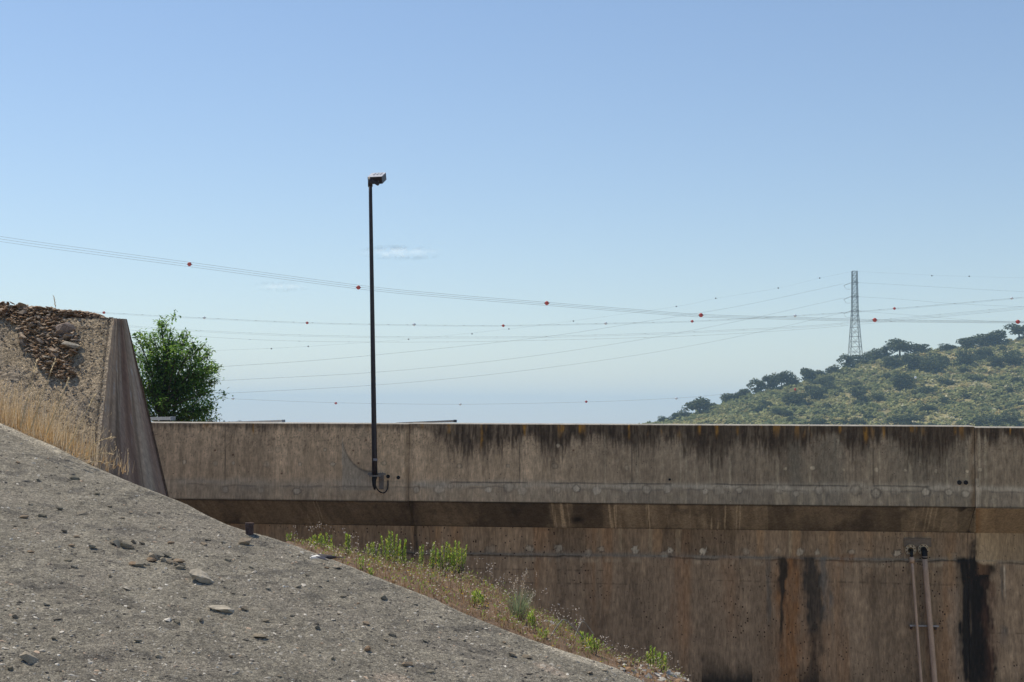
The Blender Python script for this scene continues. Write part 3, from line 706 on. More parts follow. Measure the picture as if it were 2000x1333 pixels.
def build_slope():
    pxs = np.concatenate([np.arange(-900, -60, 30), np.arange(-60, 1330, 3.2), np.arange(1330, 2500, 30)])
    E = np.array([slope_hit(p, float(edge_y(p))) for p in pxs])
    rows = np.concatenate([[-.16, -.10, -.05, -.02], np.arange(0, 5.2, .022), np.arange(5.2, 11.5, .3)])
    nu, nv = len(pxs), len(rows)
    r = np.tile(rows, nu); e = np.repeat(E, nv, axis=0)
    rp = np.clip(r, 0, None)
    pts = e + rp[:, None] * np.array(SD)[None]
    nrm = np.array(SN)
    rel = relief(pts[:, 0], pts[:, 1])
    fade = ss(0, .12, rp)
    pts = pts + nrm[None] * (rel * (.35 + .65 * fade))[:, None]
    k = r < 0                                        # broken outer edge turning down behind
    drop = np.where(r < -.15, .75, np.where(r < -.09, .14, np.where(r < -.04, .05, .012)))
    back = np.where(r < -.15, .06, np.where(r < -.09, .075, np.where(r < -.04, .05, .02)))
    pts[k, 1] += back[k]; pts[k, 2] -= drop[k]
    X, Y = project(pts); ey = edge_y(X)
    n = len(pts)
    c = np.tile(np.array([[.240, .220, .177]]), (n, 1))
    c = c * (.84 + .32 * fbm(pts[:, 0] * .9, pts[:, 1] * .9, 420))[:, None] * (.70 + .60 * fbm(pts[:, 0] * 6, pts[:, 1] * 9, 424))[:, None] * (.78 + .44 * vn(pts[:, 0] * 40, pts[:, 1] * 40, 425))[:, None]
    c = mix(c, (.26, .235, .195), ss(.55, .75, fbm(pts[:, 0] * 2.0, pts[:, 1] * 2.6, 428)) * .5)
    c = mix(c, (.085, .080, .072), ss(.62, .72, fbm(pts[:, 0] * 5, pts[:, 1] * 9, 432)) * .55)
    # sunlit rim painted paler along the edge, with pale mortar there and in patches
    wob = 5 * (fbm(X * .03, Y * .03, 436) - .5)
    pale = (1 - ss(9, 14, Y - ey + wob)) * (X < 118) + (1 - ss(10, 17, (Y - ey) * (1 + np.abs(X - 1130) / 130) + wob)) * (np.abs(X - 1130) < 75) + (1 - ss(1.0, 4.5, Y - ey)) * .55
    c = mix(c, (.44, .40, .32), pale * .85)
    for (x0, y0, a, b, sl) in ((1080, 1310, 34, 9, .45), (765, 1326, 42, 12, .1), (1060, 1303, 22, 6, .4)):
        dx = X - x0; dy = Y - y0 - sl * dx
        c = mix(c, (.36, .30, .24), (1 - ss(.7, 1.05, np.hypot(dx / a, dy / b) + .3 * (fbm(X * .08, Y * .08, 440) - .5))) * .75)
    c = mix(c, (.115, .105, .09), np.exp(-(((X - 190) / 90) ** 2 + ((Y - 1290) / 16) ** 2)) * ss(.45, .6, fbm(pts[:, 0] * 9, pts[:, 1] * 14, 444)))
    # hairline crack
    yc = 1140 + (700 - X) * .33 + 4 * (vn(X * .08, X * 0, 446) - .5)
    c = mix(c, (.06, .055, .05), (1 - ss(.4, 1.8, np.abs(Y - yc))) * (X > 540) * (X < 585) * .6)
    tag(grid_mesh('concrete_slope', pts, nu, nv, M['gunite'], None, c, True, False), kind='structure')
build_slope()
def slope_point(px, py):
    p = slope_hit(px, py); return p + SN * float(relief(p.x, p.y))

# ---- earth bank between the slope's edge and the wall
sil_y = interp([(-900, 470), (-300, 700), (0, 838), (240, 944), (330, 979), (480, 1045), (540, 1059), (575, 1067), (640, 1084), (700, 1094), (760, 1104), (820, 1112), (880, 1122), (920, 1136), (960, 1154), (1000, 1174),
                (1040, 1196), (1100, 1232), (1160, 1270), (1200, 1292), (1240, 1299), (1290, 1304), (1340, 1326), (1380, 1350), (1500, 1430), (1900, 1700), (2600, 2100)])
def bank_pt(px, r):
    """r 0 at the slope's edge .. 1 at the bank's skyline."""
    e = slope_hit(px, float(edge_y(px)) + 1.5); e = e + Vector((0, .03, -.02))
    s = P(px, float(sil_y(px)), e.y + 2.3)
    q = e.lerp(s, r); q.z += .10 * math.sin(math.pi * r) * (1 if px > 560 else 0) * .4
    return q
def build_bank():
    pxs = np.concatenate([np.arange(-900, 520, 20), np.arange(520, 1400, 6), np.arange(1400, 2600, 40)])
    rr = list(np.linspace(0, 1, 26)); pts = []
    for p in pxs:
        row = [bank_pt(p, r) for r in rr]
        s = row[-1]
        row = [row[0] + Vector((0, -.02, -.5))] + row + [s + Vector((.05, .5, -.12)), s + Vector((.3, 2.0, -1.2)), s + Vector((.6, 5.0, -4.0))]
        row.append(Vector((row[-1].x + .5, max(row[-1].y + 3, 23.0), .4)))
        pts += row
    pts = np.array(pts); nv = len(rr) + 5
    pts[:, 2] += .07 * (fbm(pts[:, 0] * 5, pts[:, 1] * 5, 450) - .5)
    tag(grid_mesh('earth_bank', pts, len(pxs), nv, M['earth'], None, None, True), kind='structure')
build_bank()

# ================================================================ BUTTRESS
T1 = P(222, 622, 16.0); B1 = P(189, 930, 14.2); B2 = P(331, 975, 15.5)
bn = (T1 - B1).cross(B2 - B1).normalized()
if bn.x < 0: bn = -bn
dT = ray(248, 624); T2 = Vector((0, 0, H)) + dT * ((T1 - Vector((0, 0, H))).dot(bn) / dT.dot(bn))
FL = Vector((-1, .02, .012)).normalized()           # along the front face to the left
fn = FL.cross(B1 - T1).normalized()
if fn.y > 0: fn = -fn
def front_hit(px, py, out=0.0):
    o = Vector((0, 0, H)); d = ray(px, py); return o + d * ((T1 - o).dot(fn) / d.dot(fn)) + fn * out
def build_buttress():
    root = thing('concrete_buttress', 'rough concrete buttress with sloping face and shaded side, under a stone heap', 'buttress', (T1.x, T1.y, 6.0))
    off = np.array(root.location)
    # front
    nu, nv = 170, 150
    ui = np.linspace(0, 1, nu) ** 1.15; vi = np.linspace(0, 1.55, nv)
    U, V = np.meshgrid(ui * 5.5, vi, indexing='ij'); U = U.ravel(); V = V.ravel()
    d = B1 - T1
    pts = np.array(T1)[None] + U[:, None] * np.array(FL)[None] + V[:, None] * np.array(d)[None]
    arr = .018 * (fbm(V * 9, V * 0, 460) - .5) + .022 * np.clip(vn(V * 16, V * 0, 461) - .6, 0, 1)
    lump = .04 * (fbm(U * 1.5, V * 3, 462) - .5) + .020 * (fbm(U * 12, V * 26, 464) - .5) + .018 * (vn(U * 30, V * 75, 468) - .5)
    lump = lump * ss(0, .08, U)
    pts = pts + np.array(fn)[None] * lump[:, None]
    edge = (1 - ss(0, .03, U))
    pts += (np.array(FL)[None] * (np.abs(arr) * edge)[:, None])
    groove = np.exp(-((U - .052) / .006) ** 2); pts -= np.array(fn)[None] * (groove * .014)[:, None]
    n = len(U)
    c = np.tile(np.array([[.375, .300, .205]]), (n, 1)) * (.7 + .6 * fbm(U * 2.2, V * 5, 470))[:, None] * (.75 + .5 * fbm(U * 14, V * 30, 472))[:, None]
    c = mix(c, (.33, .285, .235), ss(.5, .75, fbm(U * 4, V * 5, 474)) * .5)
    c = mix(c, (.06, .05, .042), groove * .8)
    c = mix(c, (.34, .29, .24), (1 - ss(.0, .05, np.abs(U - .02))) * .35)
    for vv, a, b in ((.415, .75, 3), (.08, .1, .6)):
        c = mix(c, (.07, .055, .045), (1 - ss(.003, .010, np.abs(V - vv - .02 * (vn(U * 4, U * 0, 476) - .5)))) * (U > a) * (U < b) * .7)
    grid_mesh('front_face', pts - off, nu, nv, M['rough_concrete'], root, c, True)
    fr = pts.reshape(nu, nv, 3)[0]
    ab = MB(); av = np.array(d)                           # exposed aggregate on the face
    for _ in range(6500):
        uu = rnd.uniform(.03, 1.6); vv = rnd.uniform(0, 1.2)
        q = Vector(np.array(T1) + uu * np.array(FL) + vv * av) + fn * rnd.uniform(-.012, .008) - Vector(off); s_ = .005 + .010 * rnd.random() ** 2
        kk = rnd.uniform(.6, 1.3); cc = rnd.choice([(.34, .28, .21), (.42, .36, .29), (.20, .155, .115), (.26, .21, .16), (.12, .09, .07)]); cc = [x * kk for x in cc]
        vs = [q + FL * (math.cos(t) * s_ * rnd.uniform(.8, 1.5)) + Vector((0, -.5, -.5)) * (math.sin(t) * s_ * rnd.uniform(.6, 1.2)) + fn * rnd.uniform(-.2, .2) * s_ for t in (0, 1.3, 2.5, 3.8, 5)] + [q + fn * s_ * .7]
        ab.add(vs, [(k, (k + 1) % 5, 5) for k in range(5)], cc)
    tag(ab.build('aggregate', M['col'], root), kind='stuff')
    # shaded side
    nw = 60; wi = np.linspace(0, 1, nw)
    bot = np.array(B2) + (np.array(B2) - np.array(T2)) * 0
    bk = np.array(T2)[None] + (vi[:, None] * 1.02) * (np.array(B2) - np.array(T2))[None]
    pts = (fr[None] * (1 - wi)[:, None, None] + bk[None] * wi[:, None, None]).reshape(-1, 3)
    W, V2 = np.meshgrid(wi, vi, indexing='ij'); W = W.ravel(); V2 = V2.ravel()
    ks = np.sin(np.clip(W, 0, 1) * math.pi)
    pts += np.array(bn)[None] * ((.030 * (fbm(W * 7 + V2, V2 * 2, 480) - .5) + .02 * (vn(W * 22, V2 * 3, 482) - .5)) * ss(0, .12, ks))[:, None]
    bk2 = W > .93; pts[bk2] -= np.array(bn)[None] * ((W[bk2] - .93) ** 2 * 6)[:, None]
    n = len(W)
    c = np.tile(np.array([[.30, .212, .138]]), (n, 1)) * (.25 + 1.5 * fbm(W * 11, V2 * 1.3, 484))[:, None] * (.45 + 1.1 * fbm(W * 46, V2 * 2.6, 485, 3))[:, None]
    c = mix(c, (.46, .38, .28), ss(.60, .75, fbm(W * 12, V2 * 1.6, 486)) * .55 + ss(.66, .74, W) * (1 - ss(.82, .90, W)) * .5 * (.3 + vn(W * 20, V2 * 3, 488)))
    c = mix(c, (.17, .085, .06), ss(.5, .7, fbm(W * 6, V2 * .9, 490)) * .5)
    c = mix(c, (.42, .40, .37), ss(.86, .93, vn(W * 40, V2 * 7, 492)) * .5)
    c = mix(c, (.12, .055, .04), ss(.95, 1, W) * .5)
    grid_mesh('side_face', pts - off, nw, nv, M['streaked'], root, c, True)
    # top and rear
    mb = MB(); bL = T2 + FL * 5.5; t1L = T1 + FL * 5.5
    lowR = Vector(bk[-1]); 
    vs = [T1, T2, bL, t1L, lowR, lowR + FL * 5.6]; o3 = Vector(off)
    mb.add([v - o3 for v in vs], [(0, 1, 2, 3), (1, 4, 5, 2)]); mb.build('top_face', M['earth'], root)
build_buttress()

# ================================================================ STONES
def stone_mesh(name, seed, sx, sy, sz, npt=22, mat=None):
    r = random.Random(seed); bm = bmesh.new()
    for _ in range(npt):
        v = Vector((r.gauss(0, 1), r.gauss(0, 1), r.gauss(0, 1))).normalized()
        p = .8
        v = Vector([math.copysign(abs(q) ** p, q) for q in v]) * r.uniform(.8, 1.05)
        bm.verts.new((v.x * sx, v.y * sy, v.z * sz))
    res = bmesh.ops.convex_hull(bm, input=bm.verts)
    bmesh.ops.delete(bm, geom=[g for g in res['geom_interior'] if isinstance(g, bmesh.types.BMVert)], context='VERTS')
    me = bpy.data.meshes.new(name); bm.to_mesh(me); bm.free()
    if mat: me.materials.append(mat)
    return me
SLAB = [stone_mesh('slate_slab', 30 + k, .5, .30 + .03 * (k % 3), .07 + .025 * (k % 3), 11, M['slate']) for k in range(7)]
CHUNK = [stone_mesh('slate_chunk', 50 + k, .5, .36, .20, 11, M['slate']) for k in range(4)]
LSLAB = [stone_mesh('loose_slab', 70 + k, .5, .30, .14, 12, M['grey_stone']) for k in range(5)]
LCHUNK = [stone_mesh('loose_chunk', 90 + k, .5, .36, .24, 13, M['grey_stone']) for k in range(4)]
BIG = stone_mesh('loose_chunk', 133, .5, .30, .22, 13, M['pale_stone'])
OCH = stone_mesh('ochre_lump', 111, .5, .42, .36, 24, M['ochre_stone'])
PALE = stone_mesh('pale_boulder', 119, .5, .38, .42, 26, M['boulder'])
PALES = stone_mesh('pale_slab', 117, .5, .36, .13, 16, M['pale_stone'])
def stone(name, me, loc, size, rot, label, cat='stone', group=None):
    o = bpy.data.objects.new(name, me); COL.objects.link(o)
    o.location = loc; o.scale = (size, size, size) if isinstance(size, (int, float)) else size
    o.rotation_euler = rot; return tag(o, label, cat, group)
SROT = SN.to_track_quat('Z', 'Y')
def slope_stone(px, py, wpx, me, label, name='loose_stone', group='loose stones on the concrete slope', roll=None, sz=1.0, ang=None):
    p = slope_point(px, py); pxm = FPX / p.y; s = wpx / pxm
    q = SROT @ Quaternion((0, 0, 1), rnd.uniform(-.5, .3) - .55 if ang is None else ang) @ Quaternion((1, 0, 0), rnd.uniform(-.15, .35) if roll is None else roll)
    lo = min(v.co.z for v in me.vertices) * s * sz
    return stone(name, me, p - SN * (lo * .72), (s, s, s * sz), q.to_euler(), label, 'stone', group)
def hull_stone(pts, mat, label):
    """A stone given by its measured corners (px, py, metres in front of or behind its foot)."""
    d0 = slope_point(pts[0][0], pts[0][1]).y; w = [P(x, y, d0 + dd) for x, y, dd in pts]; c = sum(w, Vector()) / len(w); bm = bmesh.new()
    for q in w: bm.verts.new(q - c)
    bmesh.ops.convex_hull(bm, input=bm.verts)
    bmesh.ops.subdivide_edges(bm, edges=bm.edges[:], cuts=2, use_grid_fill=True)
    for v in bm.verts: v.co += Vector([mnoise(v.co * 38 + Vector((k * 9, 0, 0))) for k in range(3)]) * .006
    me = bpy.data.meshes.new('loose_stone'); bm.to_mesh(me); bm.free(); me.materials.append(mat)
    o = bpy.data.objects.new('loose_stone', me); COL.objects.link(o); o.location = c; tag(o, label, 'stone', 'loose stones on the concrete slope')
hull_stone([(405, 1141, 0), (372, 1113, .05), (386, 1110, .07), (402, 1119, .07), (418, 1136, .04), (370, 1120, -.01), (384, 1125, -.04), (399, 1122, .01), (374, 1128, .0), (390, 1137, -.02), (417, 1143, .02), (409, 1131, -.01)], M['pale_stone'], 'largest stone on the concrete slope, pale on top with a dark lower right side')
hull_stone([(440, 1199, 0), (407, 1183, .04), (421, 1183, .06), (441, 1183, .07), (458, 1191, .05), (408, 1187, .0), (424, 1191, -.03), (445, 1190, -.03), (458, 1200, .02), (420, 1193, .0)], M['pale_stone'], 'long flat pale stone below the largest stone on the slope')
slope_stone(419, 1197, 14, LCHUNK[1], 'pebble tucked under the long flat pale stone')
slope_stone(478, 1064, 34, LSLAB[2], 'dark flat stone just below the rusty pipe stub', sz=1.5, ang=-.2, roll=.3)
slope_stone(403, 1054, 18, LSLAB[3], 'upper of two reddish flat flakes left of the rusty pipe stub', sz=.9)
slope_stone(398, 1062, 20, LSLAB[0], 'lower of two reddish flat flakes left of the rusty pipe stub', sz=.8)
slope_stone(349, 1101, 26, LSLAB[4], 'brown slab just above left of the largest stone', sz=1.5)
slope_stone(717, 1273, 15, OCH, 'small round ochre pebble near the bottom middle of the slope', ang=.3)
slope_stone(796, 1300, 24, LCHUNK[2], 'pale angular stone lowest on the slope, right of the ochre pebble', ang=-.4)
slope_stone(841, 1314, 20, LSLAB[2], 'dark flat stone at the bottom edge, right of the pale angular stone', sz=1.3, ang=-.5)
slope_stone(391, 1216, 18, LCHUNK[3], 'small reddish stone below the long flat pale stone')
slope_stone(268, 1259, 22, LSLAB[1], 'brownish flat stone low on the left of the slope', sz=1.3, ang=-.4)
slope_stone(310, 1287, 20, LCHUNK[1], 'dark angular stone low left, under the brownish flat stone')
slope_stone(20, 1306, 20, LCHUNK[3], 'yellowish stone in the bottom left corner of the slope', ang=-.7)
slope_stone(146, 936, 25, LSLAB[0], 'dark stone highest on the slope near the buttress', sz=1.3, ang=-.35)
slope_stone(157, 1000, 32, LSLAB[3], 'long thin dark flake high on the left of the slope', sz=.8, ang=-.25)
slope_stone(714, 1220, 16, LCHUNK[0], 'small dark stone alone above the ochre pebble')
slope_stone(658, 1110, 20, LSLAB[4], 'flat green grey stone under the flying bird', sz=1.2, ang=-.35)
slope_stone(638, 1111, 10, LCHUNK[2], 'little pale stone left of the flat green grey stone')
slope_stone(671, 1166, 16, LSLAB[2], 'two toned flake in the middle of the slope, right of center line', sz=1.1)
REST = [(83, 1008, 18), (116, 995, 15), (47, 1010, 17), (58, 986, 12), (207, 1051, 15), (180, 1072, 14), (230, 1067, 22), (252, 1072, 20), (277, 1064, 16), (334, 1061, 14), (435, 1060, 14), (265, 1106, 26),
        (325, 1088, 16), (300, 1092, 24), (445, 1097, 15), (355, 1110, 14), (133, 1098, 16), (142, 1110, 18), (60, 1080, 14), (90, 1185, 12), (30, 1209, 15), (345, 1219, 14), (523, 1153, 14), (520, 1215, 14),
        (580, 1148, 14), (508, 1248, 28), (476, 1193, 13), (750, 1172, 16), (766, 1243, 18), (753, 1253, 12), (766, 1262, 11), (876, 1247, 10), (638, 1137, 10), (490, 1110, 9), (55, 1292, 34), (200, 1308, 12),
        (720, 1008 + 265, 8), (545, 1325, 12), (905, 1250, 10), (1030, 1283, 20), (1000, 1280, 14), (930, 1230, 8), (985, 1256, 9), (860, 1206, 8), (812, 1180, 9), (1150, 1318, 13), (1180, 1312, 11),
        (600, 1125, 9), (620, 1230, 12), (570, 1205, 9), (455, 1160, 9), (360, 1170, 9), (250, 1190, 10), (170, 1170, 10), (105, 1250, 10), (215, 1130, 9), (300, 1150, 8), (240, 1010, 9), (190, 965, 10), (295, 1020, 8),
        (215, 898 + 90, 10), (255, 1000, 8), (75, 940, 10), (35, 905, 10), (110, 915, 8), (310, 1000, 8), (660, 1200, 9), (700, 1180, 7), (830, 1255, 9), (650, 1290, 10), (590, 1275, 9), (450, 1290, 10), (272, 1108, 22), (283, 1104, 18), (296, 1097, 20), (308, 1091, 22), (318, 1098, 14), (330, 1103, 16), (343, 1108, 15), (352, 1113, 20), (337, 1094, 12), (228, 1064, 26), (246, 1070, 22), (260, 1062, 12), (150, 1050, 12), (125, 1040, 14), (140, 1068, 12)]
for k, (x, y, w) in enumerate(REST):
    slope_stone(x, y, w * 1.2, (LSLAB + LCHUNK[:2])[k % 7], 'small grey or brown stone chip lying loose on the concrete slope', 'stone_chip', 'small stone chips on the slope', sz=rnd.uniform(1.0, 1.7))
# countless pale chips and grit standing out of the sprayed concrete
mb = MB()
cand = 0
while cand < 9000:
    px = rnd.uniform(-80, 1290); py = rnd.uniform(830, 1420)
    if py < float(edge_y(px)) + 4: continue
    cand += 1
    p = slope_point(px, py); s = .0045 + .013 * rnd.random() ** 3.5
    if rnd.random() < .012: s *= 1.7
    sh = rnd.random()
    col = [(.52, .49, .43), (.36, .33, .28), (.11, .10, .085), (.40, .30, .22)][0 if sh < .16 else 1 if sh < .5 else 2 if sh < .93 else 3]
    kk = rnd.uniform(.7, 1.25); col = [c * kk for c in col]
    q = SROT @ Quaternion((0, 0, 1), rnd.uniform(0, 6.28)) @ Quaternion((1, 0, 0), rnd.uniform(-.5, .5))
    a, b, c = s * rnd.uniform(.8, 1.5), s * rnd.uniform(.5, 1), s * rnd.uniform(.25, .6)
    vs = [q @ Vector((math.cos(t + rnd.uniform(-.3, .3)) * a, math.sin(t) * b, rnd.uniform(-.2, .3) * c)) + p for t in (0, 1.3, 2.5, 3.8, 5)]
    vs += [q @ Vector((rnd.uniform(-.4, .4) * a, rnd.uniform(-.4, .4) * b, c)) + p, p - SN * c]
    mb.add(vs, [(k, (k + 1) % 5, 5) for k in range(5)] + [((k + 1) % 5, k, 6) for k in range(5)], col)
tag(mb.build('stone_grit', M['col']), kind='stuff')
# pale rubble at the bank's lower end
mb = MB(); 
for _ in range(520):
    px = rnd.uniform(1205, 1345); r = rnd.random() ** .9; p = bank_pt(px, r); s = .008 + .03 * rnd.random() ** 3
    kk = rnd.uniform(.6, 1.2); col = [c * kk for c in ((.50, .475, .42) if rnd.random() < .55 else (.26, .17, .10))]
    q = Quaternion(Vector((rnd.gauss(0, 1), rnd.gauss(0, 1), rnd.gauss(0, 1))).normalized(), rnd.uniform(0, 3))
    vs = [q @ Vector((math.cos(t) * s * 1.2, math.sin(t) * s, rnd.uniform(-.2, .2) * s)) + p for t in (0, 1.3, 2.5, 3.8, 5)] + [q @ Vector((0, 0, s * .6)) + p, q @ Vector((0, 0, -s * .6)) + p]
    mb.add(vs, [(k, (k + 1) % 5, 5) for k in range(5)] + [((k + 1) % 5, k, 6) for k in range(5)], col)
tag(mb.build('pale_rubble', M['col']), kind='stuff')
p = bank_pt(1217, .35); stone('bank_stone', LCHUNK[2], p + Vector((0, 0, .02)), .085, (0, .1, .4), 'grey stone at the end of the pale slope edge beside dry weeds', 'stone')
p = bank_pt(1287, .1); stone('bank_stone', LCHUNK[0], p + Vector((0, 0, .02)), .08, (0, .2, 1.4), 'dark stone in the pale rubble at the bottom of the bank', 'stone')

# heap of slate on the buttress and spilling down its face
heap = [(-30, 590), (30, 599), (70, 603), (108, 606), (112, 622), (135, 634), (150, 660), (152, 690), (140, 705), (146, 735), (128, 745), (96, 737), (80, 720), (62, 694), (40, 674), (38, 645), (20, 632), (-30, 615)]
def inside(x, y, poly):
    r = False; j = len(poly) - 1
    for i in range(len(poly)):
        xi, yi = poly[i]; xj, yj = poly[j]
        if (yi > y) != (yj > y) and x < (xj - xi) * (y - yi) / (yj - yi) + xi: r = not r
        j = i
    return r
mb = MB(); k = 0
while k < 1500:                                       # earth, roots and small rubble packed between the slabs
    px, py = rnd.uniform(-40, 155), rnd.uniform(590, 748)
    if not inside(px, py, heap): continue
    k += 1
    p = front_hit(px, py, rnd.uniform(-.02, .045)); s = rnd.uniform(.008, .026)
    kk = rnd.uniform(.6, 1.4); col = [c * kk for c in rnd.choice([(.16, .10, .055), (.24, .15, .085), (.32, .23, .15), (.42, .34, .26)])]
    vs = [Vector((math.cos(t) * s * rnd.uniform(.9, 1.6), math.sin(t) * s, rnd.uniform(-.3, .3) * s)) + p for t in (0, 1.3, 2.5, 3.8, 5)] + [Vector((0, 0, s * .5)) + p, Vector((0, 0, -s * .5)) + p]
    mb.add(vs, [(q, (q + 1) % 5, 5) for q in range(5)] + [((q + 1) % 5, q, 6) for q in range(5)], col)
for j in range(900):                                  # low crest of rubble on top
    px = rnd.uniform(-40, 196); hmax = float(np.interp(px, [-40, 0, 60, 110, 150, 180, 197], [30, 24, 22, 16, 15, 10, 2]))
    p = T1 + FL * ((222 - px) / 174.0) + Vector((0, rnd.uniform(.05, .30), 0)); p.z += rnd.random() * hmax / 174.0
    s = rnd.uniform(.012, .035)
    kk = rnd.uniform(.6, 1.4); col = [c * kk for c in rnd.choice([(.18, .11, .065), (.26, .17, .11), (.34, .25, .175), (.44, .36, .28)])]
    vs = [Vector((math.cos(t) * s * rnd.uniform(.9, 1.8), math.sin(t) * s, rnd.uniform(-.3, .3) * s)) + p for t in (0, 1.3, 2.5, 3.8, 5)] + [Vector((0, 0, s * .5)) + p, Vector((0, 0, -s * .5)) + p]
    mb.add(vs, [(q, (q + 1) % 5, 5) for q in range(5)] + [((q + 1) % 5, q, 6) for q in range(5)], col)
tag(mb.build('heap_rubble', M['col']), kind='stuff')
k = 0
while k < 225:
    px, py = rnd.uniform(-35, 150), rnd.uniform(594, 744)
    if not inside(px, py, heap): continue
    k += 1
    me = rnd.choice(SLAB + SLAB + CHUNK); s = .045 + .10 * rnd.random() ** 1.8
    stone('slate_slab', me, front_hit(px, py, rnd.uniform(.0, .055)), s, (rnd.uniform(-.9, .7), rnd.uniform(-.6, .6), rnd.uniform(-1.5, 1.5)),
          'brown slate piece packed in the stone heap on the buttress face', 'stone', 'slate pieces in the heap')
for k in range(74):
    px = rnd.uniform(-35, 190); hmax = float(np.interp(px, [-40, 0, 60, 110, 150, 180, 197], [27, 21, 20, 15, 14, 9, 3]))
    p = T1 + FL * ((222 - px) / 174.0) + Vector((0, rnd.uniform(.02, .28), 0)); p.z += rnd.random() * hmax / 174.0
    stone('slate_slab', rnd.choice(SLAB), p, rnd.uniform(.05, .14), (rnd.uniform(-.5, .4), rnd.uniform(-.4, .4), rnd.uniform(-.9, .9)),
          'flat slate piece lying on the flat top of the buttress', 'stone', 'slate pieces on the buttress top')
stone('pale_boulder', PALE, front_hit(128, 650, .02), (.22, .2, .27), (.3, .2, .5), 'pale pinkish boulder at the right of the stone heap', 'stone')
stone('slate_slab', PALES, front_hit(139, 682, .05), (.27, .22, .3), (-.15, .16, -.1), 'long pale slab sticking out of the heap under the pinkish boulder', 'stone')
stone('slate_slab', SLAB[2], front_hit(150, 672, .05), .14, (-.1, .1, .2), 'thin dark slab resting over the long pale slab', 'stone')
stone('slate_slab', PALES, front_hit(93, 706, .06), .10, (.1, .1, .8), 'rounded grey stone low in the middle of the heap', 'stone')
stone('slate_slab', SLAB[1], T1 + FL * .05 + Vector((-.01, .10, .012)), .08, (0, 0, .2), 'single small flake on the bare right corner of the buttress', 'stone')

# rusty pipe stub standing in the slope
p = slope_point(487, 1042)
st = thing('pipe_stub', 'short rusty pipe stub standing on the edge of the concrete slope', 'pipe stub', p)
mb = MB(); mb.tube([(0, 0, -.04), (.002, 0, .02), (-.001, 0, .075), (0, 0, .082)], [.033, .032, .034, .030], 16); mb.build('stub_body', M['rust'], st)
mb = MB(); mb.tube([(0, 0, .070), (0, 0, .088)], [.037, .036], 16); mb.build('stub_rim', M['rust'], st)
# ================================================================ WEEDS AND GRASS ON THE BANK
def leaf(mb, base, d, ln, w, col, fold=.25):
    d = d.normalized(); s = d.cross(Vector((0, 0, 1)));
    if s.length < 1e-3: s = Vector((1, 0, 0))
    s.normalize(); up = s.cross(d)
    m = base + d * ln * .5
    mb.add([base, m + s * w / 2 + up * w * fold, base + d * ln, m - s * w / 2 + up * w * fold], [(0, 1, 2), (0, 2, 3)], col)
def vary(c, a=.25):
    k = rnd.uniform(1 - a, 1 + a); return tuple(q * k for q in c)
GREEN = [(.38, .50, .08), (.27, .41, .07), (.52, .57, .13), (.20, .32, .06)]
def weed(px, r, hpx, wpx, label, stems=6, dry=.15, yellow=.05, name='green_weed'):
    b = bank_pt(px, r); sc = b.y / FPX; hh = hpx * sc; ww = wpx * sc
    root = thing(name, label, 'weed', b, 'green weeds on the bank'); mb = MB(); fb = MB()
    for k in range(stems):
        ox = (k + .5) / stems - .5 if stems > 1 else 0
        h = hh * (1 - .55 * abs(ox) ** 1.2 * 2 * rnd.uniform(.3, 1)) * rnd.uniform(.8, 1.02)
        tip = Vector((ox * ww + rnd.uniform(-.02, .02), rnd.uniform(-.5, .5) * ww, h)); st = Vector((ox * ww * .45, rnd.uniform(-.2, .2) * ww, -.03))
        pts = [st.lerp(tip, t) + Vector((ox * .1 * ww * math.sin(t * 3), 0, 0)) for t in np.linspace(0, 1, 6)]
        mb.tube(pts, [.0035, .003, .003, .0025, .002, .0012], 4, False)
        nl = int(h / .0075) + 5
        for q in range(nl):
            t = .22 + .78 * (q / nl) ** .9; p = st.lerp(tip, t) + Vector((ox * .1 * ww * math.sin(t * 3), 0, 0)); an = q * 2.4 + rnd.uniform(-.4, .4)
            d = Vector((math.cos(an), math.sin(an), .75 + .9 * t)); g = rnd.random()
            c = (.36, .30, .22) if (t < .45 and g < dry * 2.2) else (.45, .36, .04) if g < yellow else rnd.choice(GREEN)
            leaf(fb, p, d, rnd.uniform(.026, .046) * (1.15 - .4 * t), rnd.uniform(.010, .016), vary(c))
        if rnd.random() < .35:
            for q in range(5): leaf(fb, tip * rnd.uniform(.6, 1), Vector((rnd.gauss(0, 1), rnd.gauss(0, 1), .4)), .012, .010, vary((.55, .52, .46)))
    mb.build('stem', M['bark'], root); fb.build('foliage', M['leaf'], root)
    return root
weed(563, .7, 17, 8, 'smallest green sprig at the left end of the bank', 2)
weed(617, .75, 32, 34, 'low bushy yellow green weed above the flying bird', 6, yellow=.15)
weed(641, .85, 46, 18, 'upright green weed sprig just right of the low bushy weed', 3)
weed(677, .7, 52, 14, 'tall single spike weed left of the middle bank clump', 3)
weed(729, .8, 46, 26, 'small leafy weed between the spike weed and the middle clump', 4)
weed(706, .1, 30, 8, 'dark green little weed at the slope edge below the small leafy weed', 2, yellow=0)
weed(763, .75, 70, 34, 'biggest middle weed, bright green with white dry flowers around', 7)
weed(785, .8, 62, 18, 'tall weed sprig touching the biggest middle weed', 4)
weed(821, .9, 54, 12, 'single weed sprig in front of the dark wall joint', 2)
weed(843, .8, 58, 16, 'narrow weed left of the right hand clump', 3)
weed(868, .8, 72, 34, 'left half of the dense green clump at the end of the weeds', 7, dry=.25)
weed(893, .85, 78, 36, 'right half of the dense green clump, with spiky tops', 8, dry=.3)
weed(726, .05, 18, 10, 'tiny green weed on the slope edge under the leafy weeds', 2)
weed(938, .3, 34, 22, 'pair of small green sprigs left of the grey green tussock', 4)
weed(926, .25, 30, 8, 'thin green sprig at far left of the two small sprigs', 2)
weed(1040, .25, 36, 20, 'green weed below the grey green tussock', 4)
